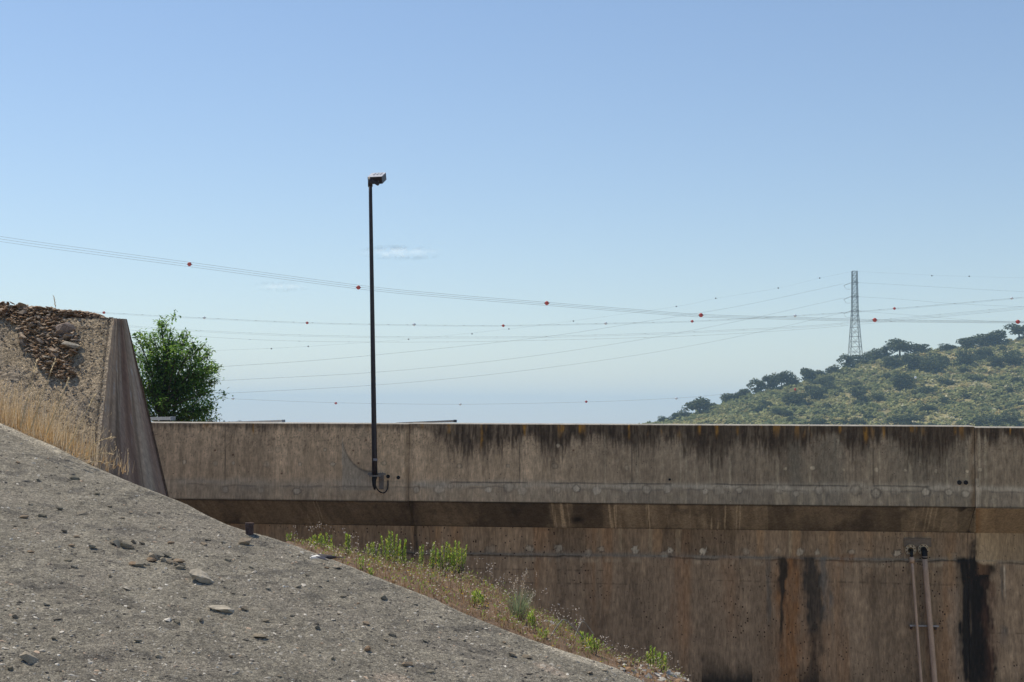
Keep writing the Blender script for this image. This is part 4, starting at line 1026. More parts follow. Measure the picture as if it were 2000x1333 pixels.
weed(1062, .15, 24, 24, 'low yellowish weed beside the pale can', 4, yellow=.15)
weed(1142, .35, 34, 26, 'bright green weed right of the pale can, left part', 5, yellow=.02)
weed(1158, .3, 32, 24, 'bright green weed right of the pale can, right part', 5, yellow=.02)
weed(1271, .75, 40, 18, 'lone young green weed on bare stalk near the bottom of the bank', 3, dry=0, yellow=0)
weed(1295, .6, 42, 24, 'forked young green weed lowest on the bank', 4, dry=0, yellow=0)
# grey green tussock
b = bank_pt(1013, .35); tu = thing('grass_tussock', 'round grey green grass tussock with dry seed stalks on the bank', 'grass tussock', b); mb = MB()
def blade(mb, base, lean, h, w, col, tipcol=None, bend=.4):
    side = Vector((-lean.y, lean.x, 0)); side = side.normalized() if side.length > 1e-4 else Vector((1, 0, 0))
    side = (side + Vector((rnd.uniform(-.5, .5), rnd.uniform(-.5, .5), 0))).normalized()
    vs = []; 
    for t in (0, .4, .75, 1):
        c = base + Vector((lean.x, lean.y, 0)) * (h * (t * .6 + bend * t * t)) + Vector((0, 0, h * (t - .25 * bend * t * t)))
        ww = w * (1 - .8 * t) / 2; vs += [c - side * ww, c + side * ww]
    mb.add(vs, [(0, 1, 3, 2), (2, 3, 5, 4), (4, 5, 7, 6)], col)
    return vs[-1]
for k in range(260):
    an = rnd.uniform(0, 6.28); l = rnd.random() ** .7 * .55
    blade(mb, Vector((math.cos(an), math.sin(an), 0)) * rnd.uniform(0, .06), Vector((math.cos(an) * l, math.sin(an) * l, 0)), rnd.uniform(.14, .27), .004, vary((.24, .29, .17)))
mb.build('blades', M['leaf'], tu); mb = MB()
for k in range(26):
    an = rnd.uniform(0, 6.28); l = rnd.uniform(.1, .5)
    q = blade(mb, Vector((0, 0, 0)), Vector((math.cos(an) * l, math.sin(an) * l, 0)), rnd.uniform(.22, .40), .0035, vary((.36, .28, .2)), bend=.2)
    for z in range(4): leaf(mb, q + Vector((0, 0, -.012 * z)), Vector((rnd.gauss(0, 1), rnd.gauss(0, 1), 1)), .014, .008, vary((.5, .44, .36)))
mb.build('seed_stalks', M['straw'], tu)
# brown dry scrub, countless
mb = MB()
DRY = [(.34, .23, .13), (.42, .31, .19), (.24, .16, .09), (.48, .38, .25), (.36, .22, .12)]
for k in range(3000):
    px = rnd.uniform(575, 1345); dens = float(np.interp(px, [575, 640, 760, 950, 1060, 1130, 1200, 1345], [.4, .6, 1, 1, .95, .7, .3, .22]))
    if rnd.random() > dens: continue
    r = rnd.random(); b = bank_pt(px, r) + Vector((0, 0, -.01))
    h = rnd.uniform(.04, .17) * float(np.interp(px, [575, 700, 900, 1100, 1345], [.45, .62, .68, .65, .4]))
    for j in range(rnd.randint(3, 6)):
        an = rnd.uniform(0, 6.28); l = rnd.uniform(.1, .8)
        q = blade(mb, b, Vector((math.cos(an) * l, math.sin(an) * l, 0)), h * rnd.uniform(.5, 1.1), .0045, vary(rnd.choice(DRY)), bend=rnd.uniform(-.1, .4))
        if rnd.random() < .55: leaf(mb, q, Vector((rnd.gauss(0, 1), rnd.gauss(0, 1), .5)), .013, .008, vary(rnd.choice([(.42, .34, .26), (.24, .14, .08), (.20, .24, .08)])))
        if rnd.random() < .06: leaf(mb, q, Vector((rnd.gauss(0, 1), -1, .6)), .018, .016, vary((.62, .58, .55)))
        if rnd.random() < .008: leaf(mb, q, Vector((rnd.gauss(0, 1), -1, .6)), .018, .018, (.60, .42, .02))
        if rnd.random() < .12: leaf(mb, q, Vector((rnd.gauss(0, 1), -.5, .9)), .030, .011, vary((.24, .33, .07)))
for k in range(120):                                  # taller dead flower stalks with pale heads
    px = rnd.uniform(575, 1350); b = bank_pt(px, rnd.uniform(.5, 1)); h = rnd.uniform(.10, .27) * (1 if px < 1150 else .6); an = rnd.uniform(0, 6.28); l = rnd.uniform(0, .35)
    q = blade(mb, b, Vector((math.cos(an) * l, math.sin(an) * l, 0)), h, .003, vary((.27, .2, .14)), bend=.1)
    for z in range(rnd.randint(2, 6)): leaf(mb, q + Vector((rnd.gauss(0, .015), rnd.gauss(0, .015), rnd.uniform(-.05, .01))), Vector((rnd.gauss(0, 1), -.6, rnd.gauss(0, 1))), .014, .012, vary((.55, .50, .45)))
tag(mb.build('dry_scrub', M['straw']), kind='stuff')
# two arched dead stalks, a pale can
for (xa, ra, xb, yb, hgt, lab) in ((1072, .2, 1138, 1246, .13, 'arched pale dead stalk bending over the bank below the can'), (1120, .5, 1160, 1240, .12, 'thin dark dead stalk curving out over the wall face')):
    a = bank_pt(xa, ra); b2 = P(xb, yb, a.y + .2); mid = (a + b2) / 2 + Vector((0, 0, hgt)); mb = MB()
    mb.tube([v - a for v in catmull([a, a.lerp(mid, .6) + Vector((0, 0, .03)), mid, b2], 5)], .0045, 5)
    o = mb.build('dead_stalk', M['straw'] if 0 else M['pale_stone'], None); o.location = a; tag(o, lab, 'stalk')
a = P(1062, 1216, bank_pt(1070, .8).y); b2 = P(1088, 1222, bank_pt(1070, .8).y); 
can = thing('drink_can', 'crumpled pale metal can lying on the dry bank', 'can', (a + b2) / 2); ctr = (a + b2) / 2
mb = MB(); ax = (b2 - a); mb.tube([a - ctr, a + ax * .04 - ctr, a + ax * .12 - ctr, a + ax * .5 - ctr, a + ax * .62 - ctr, a + ax * .90 - ctr, a + ax * .97 - ctr, b2 - ctr], [.016, .020, .025, .026, .0235, .0255, .021, .019], 16)
mb.build('can_body', M['can'], can, True)
mb = MB(); mb.tube([a + ax * .60 - ctr, a + ax * .64 - ctr], [.0248, .0248], 16, False); mb.tube([a + ax * .85 - ctr, a + ax * .88 - ctr], [.0266, .0266], 16, False); mb.build('can_ring', M['zinc'], can, True)

# straw coloured grass in front of the buttress
mb = MB()
STRAW = [(.60, .46, .27), (.66, .54, .36), (.52, .35, .16), (.68, .59, .43), (.56, .39, .20)]
for k in range(1900):
    px = rnd.uniform(-140, 215); 
    if rnd.random() > float(np.interp(px, [-140, 0, 120, 165, 215], [1, 1, .75, .32, .08])): continue
    e = slope_hit(px, float(edge_y(px)) + 3); b = e + Vector((0, rnd.uniform(.05, .95), -.02))
    hm = float(np.interp(px, [-140, 10, 70, 130, 170, 215], [.38, .42, .44, .34, .24, .20]))
    h = hm * (.28 + .72 * rnd.random() ** 1.5); lx = rnd.gauss(.10, .22); ly = rnd.gauss(0, .2)
    q = blade(mb, b, Vector((lx, ly, 0)), h, .0045, vary(rnd.choice(STRAW)), bend=rnd.uniform(0, .5))
    if h > hm * .62 and rnd.random() < .6:
        n2 = rnd.randint(4, 8)
        for z in range(n2): leaf(mb, q + Vector((lx * .02 * z, 0, .012 * z - .04)), Vector((rnd.gauss(.2, .4), rnd.gauss(0, .4), 1)), .022, .006, vary((.58, .47, .31)))
    if rnd.random() < .25:
        for z in range(2): blade(mb, b, Vector((rnd.gauss(0, .8), rnd.gauss(0, .8), 0)), h * .35, .006, vary((.46, .29, .12)), bend=.5)
tag(mb.build('dry_grass', M['straw']), kind='stuff')
def seed_stalk(p0, p1, label, sag=.0, w=.0048):
    mb = MB(); a = Vector(p0); b = Vector(p1); pts = [a.lerp(b, t) + Vector((0, 0, sag * math.sin(math.pi * t))) - a for t in np.linspace(0, 1, 8)]
    root = thing('seed_stalk', label, 'grass stalk', a, 'single grass stalks by the buttress'); mb.tube(pts, [w * (1 - .5 * t) for t in np.linspace(0, 1, 8)], 5); mb.build('stalk', M['straw_plain'], root)
    hb = MB(); d = (pts[-1] - pts[-3]).normalized()
    for z in range(16):
        leaf(hb, pts[-1] - d * (.008 * z), d + Vector((rnd.gauss(0, .3), rnd.gauss(0, .3), rnd.gauss(0, .3))), .036, .011, vary((.70, .60, .42)))
    hb.build('seed_head', M['straw'], root)
M['straw_plain'] = surface('stalk', (.50, .39, .22), [], [], .7)
yb = slope_hit(190, 905).y + .1
def sp(px, py): return P(px, py, yb)
seed_stalk(sp(150, 905), sp(220, 855), 'highest of the bent seed stalks beside the shaded buttress side', .06)
seed_stalk(sp(150, 906), sp(219, 887), 'middle bent seed stalk crossing the shaded buttress side', .04)
seed_stalk(sp(160, 910), sp(214, 907), 'lowest and nearly level seed stalk crossing the buttress foot', .03)
seed_stalk(sp(130, 880), sp(186, 772), 'upright leaning seed stalk in front of the buttress corner', .0)
seed_stalk(sp(60, 840), sp(107, 705), 'tall seed stalk in front of the slate heap, right one', .0)
seed_stalk(sp(40, 835), sp(72, 705), 'tall seed stalk in front of the slate heap, left one', .0)
seed_stalk(sp(90, 850), sp(134, 742), 'leaning seed stalk just below the slate heap', .0)
t = T1 + FL * ((222 - 101) / 174.0) + Vector((0, .15, .04))
seed_stalk(t, P(105, 581, t.y), 'lone grass stalk standing up from the top of the buttress', 0, .003)

# ================================================================ LEAFY TREE BEHIND THE WALL
def leafy_tree():
    D = 31.5; base = P(318, 826, D); base.z = H - 1.25
    root = thing('leafy_tree', 'bright green leafy tree between the buttress and the wall', 'tree', base)
    tb = MB(); fb = MB(); hub = P(318, 800, D) - base; hub.z = 1.1
    tb.tube([(0, 0, -.2), (.02, 0, .5), hub, hub + Vector((.04, 0, .8)), hub + Vector((0, 0, 1.7))], [.085, .075, .06, .04, .012], 10)
    tips = [(262, 650), (272, 646), (286, 664), (298, 648), (311, 622), (315, 630), (334, 638), (338, 655), (356, 648), (366, 645), (380, 668), (402, 672), (410, 690), (412, 680), (434, 716), (428, 721), (424, 744), (421, 706), (414, 712), (405, 733), (417, 748), (412, 765), (414, 790),
            (405, 800), (408, 812), (395, 815), (420, 822), (375, 822), (350, 822), (300, 824), (270, 800), (255, 760), (248, 720), (250, 690), (240, 670), (390, 700), (370, 690), (345, 680), (320, 670), (300, 690), (280, 700), (270, 730),
            (400, 770), (390, 790), (380, 750), (360, 730), (340, 710), (330, 750), (350, 770), (310, 740), (300, 770), (330, 800), (365, 800), (290, 745), (285, 780), (395, 745), (225, 700), (215, 740), (230, 780)]
    CL = [(.13, .26, .04), (.19, .34, .055), (.09, .19, .03), (.26, .40, .08), (.12, .24, .055)]
    def branch(a, b, r0, dens, sag):
        mid = a.lerp(b, .5) + Vector((rnd.gauss(0, .07), rnd.gauss(0, .07), .06 + rnd.gauss(0, .05)))
        pts = catmull([a, mid, b], 5); n = len(pts); tb.tube(pts, [r0 * (1 - .8 * i / n) for i in range(n)], 5, False)
        L_ = (b - a).length
        for q in range(int(L_ * dens)):
            t = .22 + .78 * rnd.random() ** .8; p = pts[min(int(t * (n - 1)), n - 1)]
            sp = .09 * (1.2 - t) + .03
            o = Vector((rnd.gauss(0, sp), rnd.gauss(0, sp), rnd.gauss(0, sp * .9)))
            d = (b - a).normalized() * .3 + Vector((rnd.gauss(0, .8), rnd.gauss(0, .8), rnd.gauss(-.2, .6)))
            leaf(fb, p + o, d, rnd.uniform(.062, .105), rnd.uniform(.034, .054), vary(rnd.choice(CL), .38), .2)
    for (x, y) in tips:
        dy = rnd.uniform(-.75, .75) * (1 if y > 660 else .5)
        tip = P(x, y, D + dy) - base
        st = Vector((hub.x + rnd.gauss(0, .06), rnd.gauss(0, .06), hub.z + max(0, tip.z - hub.z) * rnd.uniform(.05, .62)))
        branch(st, tip, .024, 150, 0)
        for k in range(3):                             # side shoots
            s0 = st.lerp(tip, rnd.uniform(.45, .8)); e = s0 + (tip - st).normalized() * .25 + Vector((rnd.gauss(.03, .2), rnd.gauss(0, .2), rnd.gauss(.0, .17)))
            branch(s0, e, .008, 85, 0)
    for k in range(26):                                # rear of the crown
        x, y = rnd.uniform(262, 385), rnd.uniform(680, 815); tip = P(x, y, D + rnd.uniform(.2, 1.0)) - base; branch(hub, tip, .018, 45, 0)
    tb.build('trunk', M['bark'], root); fb.build('crown', M['tree_leaf'], root)
leafy_tree()
b = P(424, 826, 31.0); b.z = H - 1.2
sh = thing('bush', 'low dark sprig at the right foot of the leafy tree behind the wall', 'bush', b); fb = MB(); tb = MB()
for k in range(9):
    tip = P(rnd.uniform(408, 436), rnd.uniform(817, 828), 31 + rnd.uniform(-.2, .2)) - b; tb.tube([(0, 0, 0), tip * .5 + Vector((0, 0, .05)), tip], [.012, .008, .004], 4, False)
    for q in range(26): leaf(fb, tip * rnd.uniform(.7, 1) + Vector((rnd.gauss(0, .05), rnd.gauss(0, .05), rnd.gauss(0, .03))), Vector((rnd.gauss(0, 1), rnd.gauss(0, 1), rnd.gauss(0, 1))), .05, .025, vary((.06, .11, .04)))
tb.build('stem', M['bark'], sh); fb.build('foliage', M['leaf'], sh)

# ================================================================ HILL
crest_y = interp([(1200, 846), (1240, 836), (1285, 830), (1340, 816), (1400, 797), (1440, 782), (1500, 766), (1560, 752), (1640, 726), (1700, 706), (1760, 697), (1800, 689), (1860, 683), (1900, 677), (1950, 672), (2000, 660), (2200, 606), (2500, 560), (3200, 560)])
def crest_d(px): return float(np.interp(px, [1200, 1700, 3200], [560, 662, 760]))
def hill_pt(px, t):
    c = P(px, float(crest_y(px)), crest_d(px)); d0 = 430.0
    b = Vector((c.x * d0 / c.y, d0, 0)); p = b.lerp(c, 1 - t)
    p.z = c.z * (1 - t) ** 1.08 + 1.0 * math.sin(math.pi * t) * (mnoise(Vector((p.x * .03, p.y * .03, 3)))) * 2.0 - .3 * t
    return p
def build_hill():
    pxs = np.concatenate([np.arange(1200, 2120, 8), np.arange(2120, 3201, 60)]); tt = np.linspace(0, 1, 50); pts = []
    for p in pxs:
        c = hill_pt(p, 0)
        pts += [Vector((c.x * 1.5, c.y * 1.5, -1)), Vector((c.x * 1.22, c.y * 1.22, c.z * .6)), Vector((c.x * 1.06, c.y * 1.06, c.z * .97))] + [hill_pt(p, t) for t in tt]
    tag(grid_mesh('hill', np.array(pts), len(pxs), 53, M['hill']), kind='structure')
build_hill()
def hill_at(px, py):
    best = (1e9, 0)
    for t in np.linspace(0, 1, 140):
        p = hill_pt(px, t); X, Y = project([tuple(p)]); e = abs(Y[0] - py)
        if e < best[0]: best = (e, t)
    return hill_pt(px, best[1])
# countless shrubs, thistles and dry grass covering the hillside
def scrub():
    V = []; F = []; C = []
    r = np.random.RandomState(3); 
    for k in range(10500):
        px = r.uniform(1225, 2070); t = r.uniform(0, 1) ** 1.1 * .98
        p = hill_pt(px, t); zx, zy = p.x * .045, p.y * .05
        z1 = float(fbm(zx, zy, 500)); z2 = float(fbm(zx * 1.7 + 9, zy * 1.7, 505)); 
        py = 826 - (p.z - H) / p.y * FPX; w = float(ss(1700, 1980, px + (py - 740) * 1.5)) * .55
        g = r.rand() * .5 + z2 * .5
        if g < .36 + w * .12 and r.rand() < .35 + w: col = (.66, .64, .48); s = r.uniform(.4, .9); hh = .8
        elif g < .47: col = (.40, .37, .15); s = r.uniform(.4, 1.0); hh = .75
        elif g < .66: col = (.33, .33, .145); s = r.uniform(.7, 1.7); hh = .85
        else: col = (.21, .235, .10); s = r.uniform(.9, 2.2); hh = .9
        if z1 > .6 and r.rand() < .5: col = (.44, .38, .17); s *= .8
        n = int(7 + s * 9)
        v = r.normal(size=(n, 3)); v /= np.linalg.norm(v, axis=1)[:, None]; v[:, 2] = np.abs(v[:, 2])
        ctr = np.array(p)[None] + v * np.array([s, s, s * hh])[None] * r.uniform(.55, 1.05, (n, 1)); ctr[:, 2] += .1
        up = np.array([-.25, .1, 1.0])[None] + .55 * r.normal(size=(n, 3)); a = r.normal(size=(n, 3)); a = np.cross(up, a); a /= np.linalg.norm(a, axis=1)[:, None]; b = np.cross(a, up); b /= np.linalg.norm(b, axis=1)[:, None] + 1e-6
        q = s * r.uniform(.26, .48, (n, 1)) + .08
        base = len(V)
        for i in range(n):
            V += [ctr[i] - a[i] * q[i], ctr[i] + b[i] * q[i] * .8, ctr[i] + a[i] * q[i], ctr[i] - b[i] * q[i] * .8]
            cc = tuple(np.array(col) * r.uniform(.65, 1.4)); C += [cc] * 4
        F += [(base + 4 * i, base + 4 * i + 1, base + 4 * i + 2, base + 4 * i + 3) for i in range(n)]
    mb = MB(); mb.v = [tuple(x) for x in V]; mb.f = F; mb.c = C
    tag(mb.build('hillside_scrub', M['scrub']), kind='stuff')
scrub()
def crown_mesh(seed, kind):
    r = np.random.RandomState(seed); mb = MB(); blobs = []
    nb = {0: 15, 1: 13, 2: 10, 3: 15}[kind]
    for k in range(nb):
        an = r.uniform(0, 6.28); rad = r.uniform(.05, .36)
        if kind == 0: z = .42 + .34 * r.rand() - .7 * rad * rad; s = r.uniform(.17, .26)              # spreading oak with a bare trunk
        elif kind == 1: z = r.uniform(.12, .72) * (1 - .5 * rad); s = r.uniform(.2, .30)               # round crown to the ground
        elif kind == 2: z = r.uniform(.10, .62); rad *= .9; s = r.uniform(.22, .34)                    # bush
        else: z = r.uniform(.22, .80) - .5 * rad * rad; s = r.uniform(.16, .26)                        # ragged oak
        blobs.append((math.cos(an) * rad, math.sin(an) * rad, z, s))
    for (x, y, z, s) in blobs:
        n = int(70 * (s / .22) ** 2) + 14
        for i in range(n):
            v = r.normal(size=3); v /= np.linalg.norm(v); v[2] = v[2] * (1 if v[2] > 0 else .75)
            c = np.array([x, y, z]) + v * s * r.uniform(.6, 1.08) * np.array([1, 1, .85]); c[2] = max(c[2], .03)
            a = r.normal(size=3); a /= np.linalg.norm(a); b = np.cross(a, v + .5 * r.normal(size=3)); b /= np.linalg.norm(b) + 1e-6
            q = r.uniform(.028, .055)
            k = r.uniform(.6, 1.5); col = (np.array([.075, .095, .040]) if kind != 4 else 0) * k
            mb.add([c - a * q, c + b * q * .85, c + a * q, c - b * q * .85], [(0, 1, 2, 3)], tuple(col))
    me = bpy.data.meshes.new('oak_crown'); me.from_pydata(mb.v, [], mb.f); me.update(); at = me.color_attributes.new('Col', 'FLOAT_COLOR', 'POINT'); a4 = np.ones((len(mb.v), 4)); a4[:, :3] = np.array(mb.c); at.data.foreach_set('color', a4.ravel())
    me.materials.append(M['oak'])
    tb = MB(); tb.tube([(0, 0, -.06), (.01, 0, .2), (-.01, .01, .42)], [.035, .028, .02], 7)
    for (x, y, z, s) in blobs[:7]: tb.tube([(0, 0, .22 + .1 * r.rand()), (x * .5, y * .5, z * .7 + .05), (x, y, z)], [.018, .013, .006], 5, False)
    tm = bpy.data.meshes.new('oak_trunk'); tm.from_pydata(tb.v, [], tb.f); tm.update(); tm.materials.append(M['bark'])
    return me, tm
PROTO = {(k, s): crown_mesh(600 + 10 * k + s, k) for k in range(4) for s in range(3)}
def oak(px, py, hpx, wpx, kind, label, group=None, name='holm_oak', p=None):
    p = p or hill_at(px, py); sc = p.y / FPX; me, tm = PROTO[(kind, rnd.randint(0, 2))]
    root = thing(name, label, 'tree' if name != 'shrub' else 'shrub', p, group); root.rotation_euler = (0, 0, rnd.uniform(0, 6.28)); root.scale = (wpx * sc / .86, wpx * sc / .86, hpx * sc / .92)
    for nm, m in (('crown', me), ('trunk', tm)):
        o = bpy.data.objects.new(nm, m); COL.objects.link(o); o.parent = root
    return root
RG = 'oaks along the hill ridge'; SG = 'oaks and bushes on the hillside'
for a in ((1297, 829, 20, 27, 2, 'lowest bush at the very left foot of the hill ridge'), (1318, 823, 21, 26, 1, 'small oak between the leftmost bush and the lone spreading oak'), (1337, 818, 20, 26, 2, 'low bush touching the left side of the lone spreading oak'),
          (1367, 811, 38, 54, 0, 'lone spreading oak near the low left end of the ridge'), (1390, 801, 18, 24, 2, 'little bush right of the lone spreading oak'),
          (1427, 786, 24, 34, 1, 'round oak starting the dense ridge row, right of the lone oak'), (1441, 782, 22, 22, 2, 'dark bush second in the dense ridge row'), (1455, 776, 24, 26, 1, 'small dark oak third in the dense ridge row'),
          (1481, 769, 32, 38, 3, 'ragged dark oak left of the big double oak on the ridge'), (1505, 763, 36, 34, 3, 'left crown of the big double oak on the ridge'), (1527, 759, 36, 40, 3, 'right crown of the big double oak on the ridge'),
          (1546, 753, 27, 28, 1, 'oak just right of the big double oak'), (1574, 748, 34, 36, 1, 'tall rounded oak alone midway up the ridge'), (1602, 738, 20, 30, 2, 'low pale bush between the rounded oak and the pylon'),
          (1629, 730, 22, 30, 2, 'low bush left below the pylon foot'), (1655, 714, 30, 34, 3, 'airy oak at the left foot of the pylon'), (1681, 710, 26, 44, 1, 'broad oak at the right foot of the pylon'),
          (1709, 704, 26, 38, 1, 'dark oak second right of the pylon'), (1731, 700, 28, 30, 3, 'dark oak leaning on the tall tree right of the pylon'), (1757, 697, 40, 54, 0, 'tall spreading tree standing up right of the pylon'),
          (1799, 688, 23, 34, 1, 'compact rounded tree right of the tall spreading tree'), (1853, 685, 16, 40, 2, 'low flat bush in the dip of the ridge right of the rounded tree'), (1893, 681, 27, 38, 1, 'round dark oak left of the broad top oak'),
          (1925, 677, 32, 40, 1, 'left half of the broad dark oak at the ridge top'), (1952, 675, 34, 46, 1, 'right half of the broad dark oak at the ridge top'), (1990, 664, 32, 48, 3, 'last oak at the right edge of the picture on the ridge'), (2030, 656, 30, 44, 1, 'oak partly cut by the right edge of the picture')):
    oak(*a, group=RG)
for a in ((1741, 719, 25, 40, 1, 'grey green round tree under the tall spreading tree'), (1785, 726, 38, 52, 1, 'left part of the broad dark oak on the upper hillside'), (1818, 727, 36, 50, 1, 'right part of the broad dark oak on the upper hillside'), (1838, 716, 26, 26, 1, 'dark tree joined to the right of the broad hillside oak'),
          (1884, 716, 36, 38, 1, 'deep green round tree on the upper right hillside'), (1913, 706, 26, 28, 3, 'fresher green tree between two dark ones upper right'), (1931, 704, 26, 24, 3, 'second fresher green tree upper right'),
          (1947, 718, 27, 32, 1, 'round oak right of the fresher green trees'), (1976, 714, 34, 40, 1, 'large round oak near the right edge on the upper hillside'), (1766, 762, 36, 48, 1, 'dark oak in the middle of the hillside'), (1806, 772, 24, 52, 2, 'broad grey green bush right of the middle dark oak'),
          (1666, 757, 16, 28, 2, 'small bush below the pylon'), (1674, 787, 31, 36, 3, 'brownish tree on the hillside straight under the pylon'), (1560, 791, 32, 44, 1, 'dark oak low under the rounded ridge oak, left one'), (1594, 780, 27, 36, 1, 'dark oak low under the rounded ridge oak, right one'),
          (1484, 808, 24, 32, 2, 'grey green bush low under the double oak'), (1615, 752, 18, 24, 2, 'small dark bush left under the pylon'), (1766, 833, 28, 50, 1, 'dark oak right behind the wall top in the middle of the hill'), (1925, 833, 27, 48, 1, 'left of the two dark oaks behind the wall top at right'), (1974, 833, 29, 50, 1, 'right of the two dark oaks behind the wall top at right'),
          (1715, 786, 22, 34, 2, 'brown green bush left of the broad grey green bush'), (1598, 834, 20, 34, 2, 'low bush peeping over the wall below the pylon'), (1670, 832, 18, 36, 2, 'low bush peeping over the wall left of the dark oak'), (1812, 806, 20, 36, 2, 'pale grey bush between the dark oak and the right pair'),
          (1730, 742, 18, 26, 2, 'small dark bush left above the middle dark oak'), (1845, 752, 16, 30, 2, 'low dark bush under the broad hillside oak'), (1900, 745, 16, 26, 2, 'low bush under the deep green round tree')):
    oak(*a, group=SG)
for k in range(84):
    px = rnd.uniform(1390, 2015); t = rnd.uniform(.06, .85); big = rnd.random() < .4
    oak(px, 0, rnd.uniform(13, 21) if big else rnd.uniform(8, 13), rnd.uniform(20, 32) if big else rnd.uniform(13, 22), rnd.choice((1, 2, 3)) if big else 2, 'small dark green bush dotted on the open hillside', 'bushes dotted over the hillside', 'shrub', hill_pt(px, t))
# far treetops on the plain, just above the wall
for (px, w, d, lab) in ((437, 6, 1500, 'smallest far treetop above the wall beside the leafy tree'), (454, 6, 1450, 'second far treetop above the wall right of the leafy tree'), (468, 10, 1500, 'rounded pair of far treetops left of the second rail'), (500, 22, 1600, 'widest far tree group just over the second rail')):
    g = P(px, 826, d); g.z = 0; oak(0, 0, (9 + 4.0 * d / FPX - .2) * FPX / d, w * 1.3, 1, lab, 'far treetops on the plain', 'distant_tree', g)
# ================================================================ PYLON
PD = 690.0
pt = P(1669, 530, PD); ZT = pt.z; ZG = P(1671, 716, PD).z
py_root = thing('pylon', 'tall steel lattice power pylon on the hill ridge', 'pylon', (pt.x, pt.y, ZG))
pl = Vector(py_root.location); HT = ZT - ZG
def pz(ypx): return P(1669, ypx, PD).z - ZG
halfw = interp([(0, 3.35), (pz(690), 2.75), (pz(608), 1.42), (pz(553), 1.22), (HT, 1.15)])
SQ = [(-1, -1), (1, -1), (1, 1), (-1, 1)]
def corner(k, z): h = float(halfw(z)); return Vector((SQ[k][0] * h, SQ[k][1] * h, z))
lev = [0, 4.5, 9.5, 14.5, 19.0] + list(np.linspace(22.5, HT, 12))
for k in range(4):
    mb = MB(); 
    for a, b in zip(lev[:-1], lev[1:]): mb.bar(corner(k, a), corner(k, b), .26)
    mb.build('leg', M['pylon'], py_root)
mb = MB()
for i, (a, b) in enumerate(zip(lev[:-1], lev[1:])):
    for k in range(4):
        k2 = (k + 1) % 4
        mb.bar(corner(k, a), corner(k2, b), .15); mb.bar(corner(k2, a), corner(k, b), .15); mb.bar(corner(k, b), corner(k2, b), .15)
        if b - a > 4:
            m = (corner(k, a) + corner(k2, a) + corner(k, b) + corner(k2, b)) / 4
            mb.bar(corner(k, (a + b) / 2), m, .10); mb.bar(m, corner(k2, (a + b) / 2), .10)
mb.build('bracing', M['pylon'], py_root)
for y in (553, 580, 608):
    z = pz(y); h = float(halfw(z)); mb = MB()
    for s in (-1, 1):
        for yy in (-1, 1): mb.bar((0, yy * h, z + .9), (s * (h + .75), yy * .2, z), .16); mb.bar((0, yy * h, z), (s * (h + .75), yy * .2, z), .16)
    mb.build('crossarm', M['pylon'], py_root)
    mb = MB(); a = Vector((-(h + .7), 0, z)); b = P(1648, y - .5 if y == 553 else y - 0.5, PD) - pl + Vector((0, 0, 0)); b.z = z - (1.3)
    mb.tube([a, b], .11, 6); mb.build('insulator', M['pylon'], py_root)
    mb = MB(); c = Vector((-(h + .2), 0, z - 2.9)); mb.tube(catmull([b, (b + c) / 2 + Vector((-.5, 0, -1.0)), c], 5), .045, 4); mb.build('jumper_loop', M['cable'], py_root)

# ================================================================ POWER LINES
def cable(label, pts, r, dashes=0, group='power line wires', n=14):
    """pts: (px, py, depth) along the wire."""
    w = [P(*p) for p in pts]; path = catmull(w, n); a = path[0].copy()
    mb = MB(); mb.tube([q - a for q in path], r, 4, False)
    o = mb.build('power_wire', M['cable']); o.location = a; tag(o, label, 'wire', group)
    if dashes:                                          # bird diverters clipped along the wire
        db = MB(); acc = 0; seg = dashes
        for p, q in zip(path[:-1], path[1:]):
            L_ = (q - p).length; t = seg - acc
            while t < L_:
                c = p.lerp(q, t / L_) - a; d = (q - p).normalized(); db.tube([c - d * .25, c, c + d * .25], [r * 1.2, r * 3.2, r * 1.2], 5); t += dashes
            acc = (acc + L_) % dashes
        db.build('bird_diverters', M['cable'], o)
    return path
def ball(px, py, depth, rpx, mat, label, group):
    c = P(px, py, depth); r = rpx * depth / FPX
    o = thing('marker_ball', label, 'marker ball', c, group); mb = MB(); mb.sphere((0, 0, 0), r, 18, 12); mb.build('ball_shell', mat, o, True)
    mb = MB(); mb.tube([(-r * 1.25, 0, 0), (-r * .9, 0, 0)], r * .22, 6); mb.tube([(r * .9, 0, 0), (r * 1.25, 0, 0)], r * .22, 6); mb.build('clamp', M['cable'], o)
D1 = 210
base1 = [(-260, 424), (0, 467), (180, 492), (370, 517), (700, 561), (880, 579), (1068, 594), (1220, 606), (1369, 617), (1540, 622), (1708, 626.5), (1860, 628.5), (1988, 629.5), (2200, 628)]
for off, lab in ((-5.0, 'top wire of the close triple power line sloping across the sky'), (0, 'middle wire of the close triple power line sloping across the sky'), (5.0, 'bottom wire of the close triple power line sloping across the sky')):
    cable(lab, [(x, y + off * float(np.interp(x, [-260, 0, 700, 1400, 2200], [1.1, 1, .75, .5, .25])), D1) for x, y in base1], .016)
for (x, y, lab) in ((370, 516.5, 'leftmost big red ball on the triple power line'), (700, 562, 'big red ball on the triple line just left of the lamp post'), (1068, 592.5, 'big red ball on the triple line halfway between lamp post and pylon'), (1369, 616, 'big red ball on the triple line left of the pylon'),
                    (1708.5, 625.5, 'big red ball on the triple line just right of the pylon'), (1988, 629, 'big red ball on the triple line at the right edge')):
    ball(x, y, D1, 4.1, M['ball_red'], lab, 'big red balls on the triple line')
D2 = 330
pts2 = [(-200, 584), (0, 598), (203, 611), (399, 621.5), (600, 630.5), (809, 635), (983, 636), (1183, 632), (1352, 627.5), (1553, 617), (1747, 603), (1976, 583), (2200, 561)]
cable('single wire with bird diverters and small balls at the foot of the triple line', [(x, y, D2) for x, y in pts2], .018, 4.4)
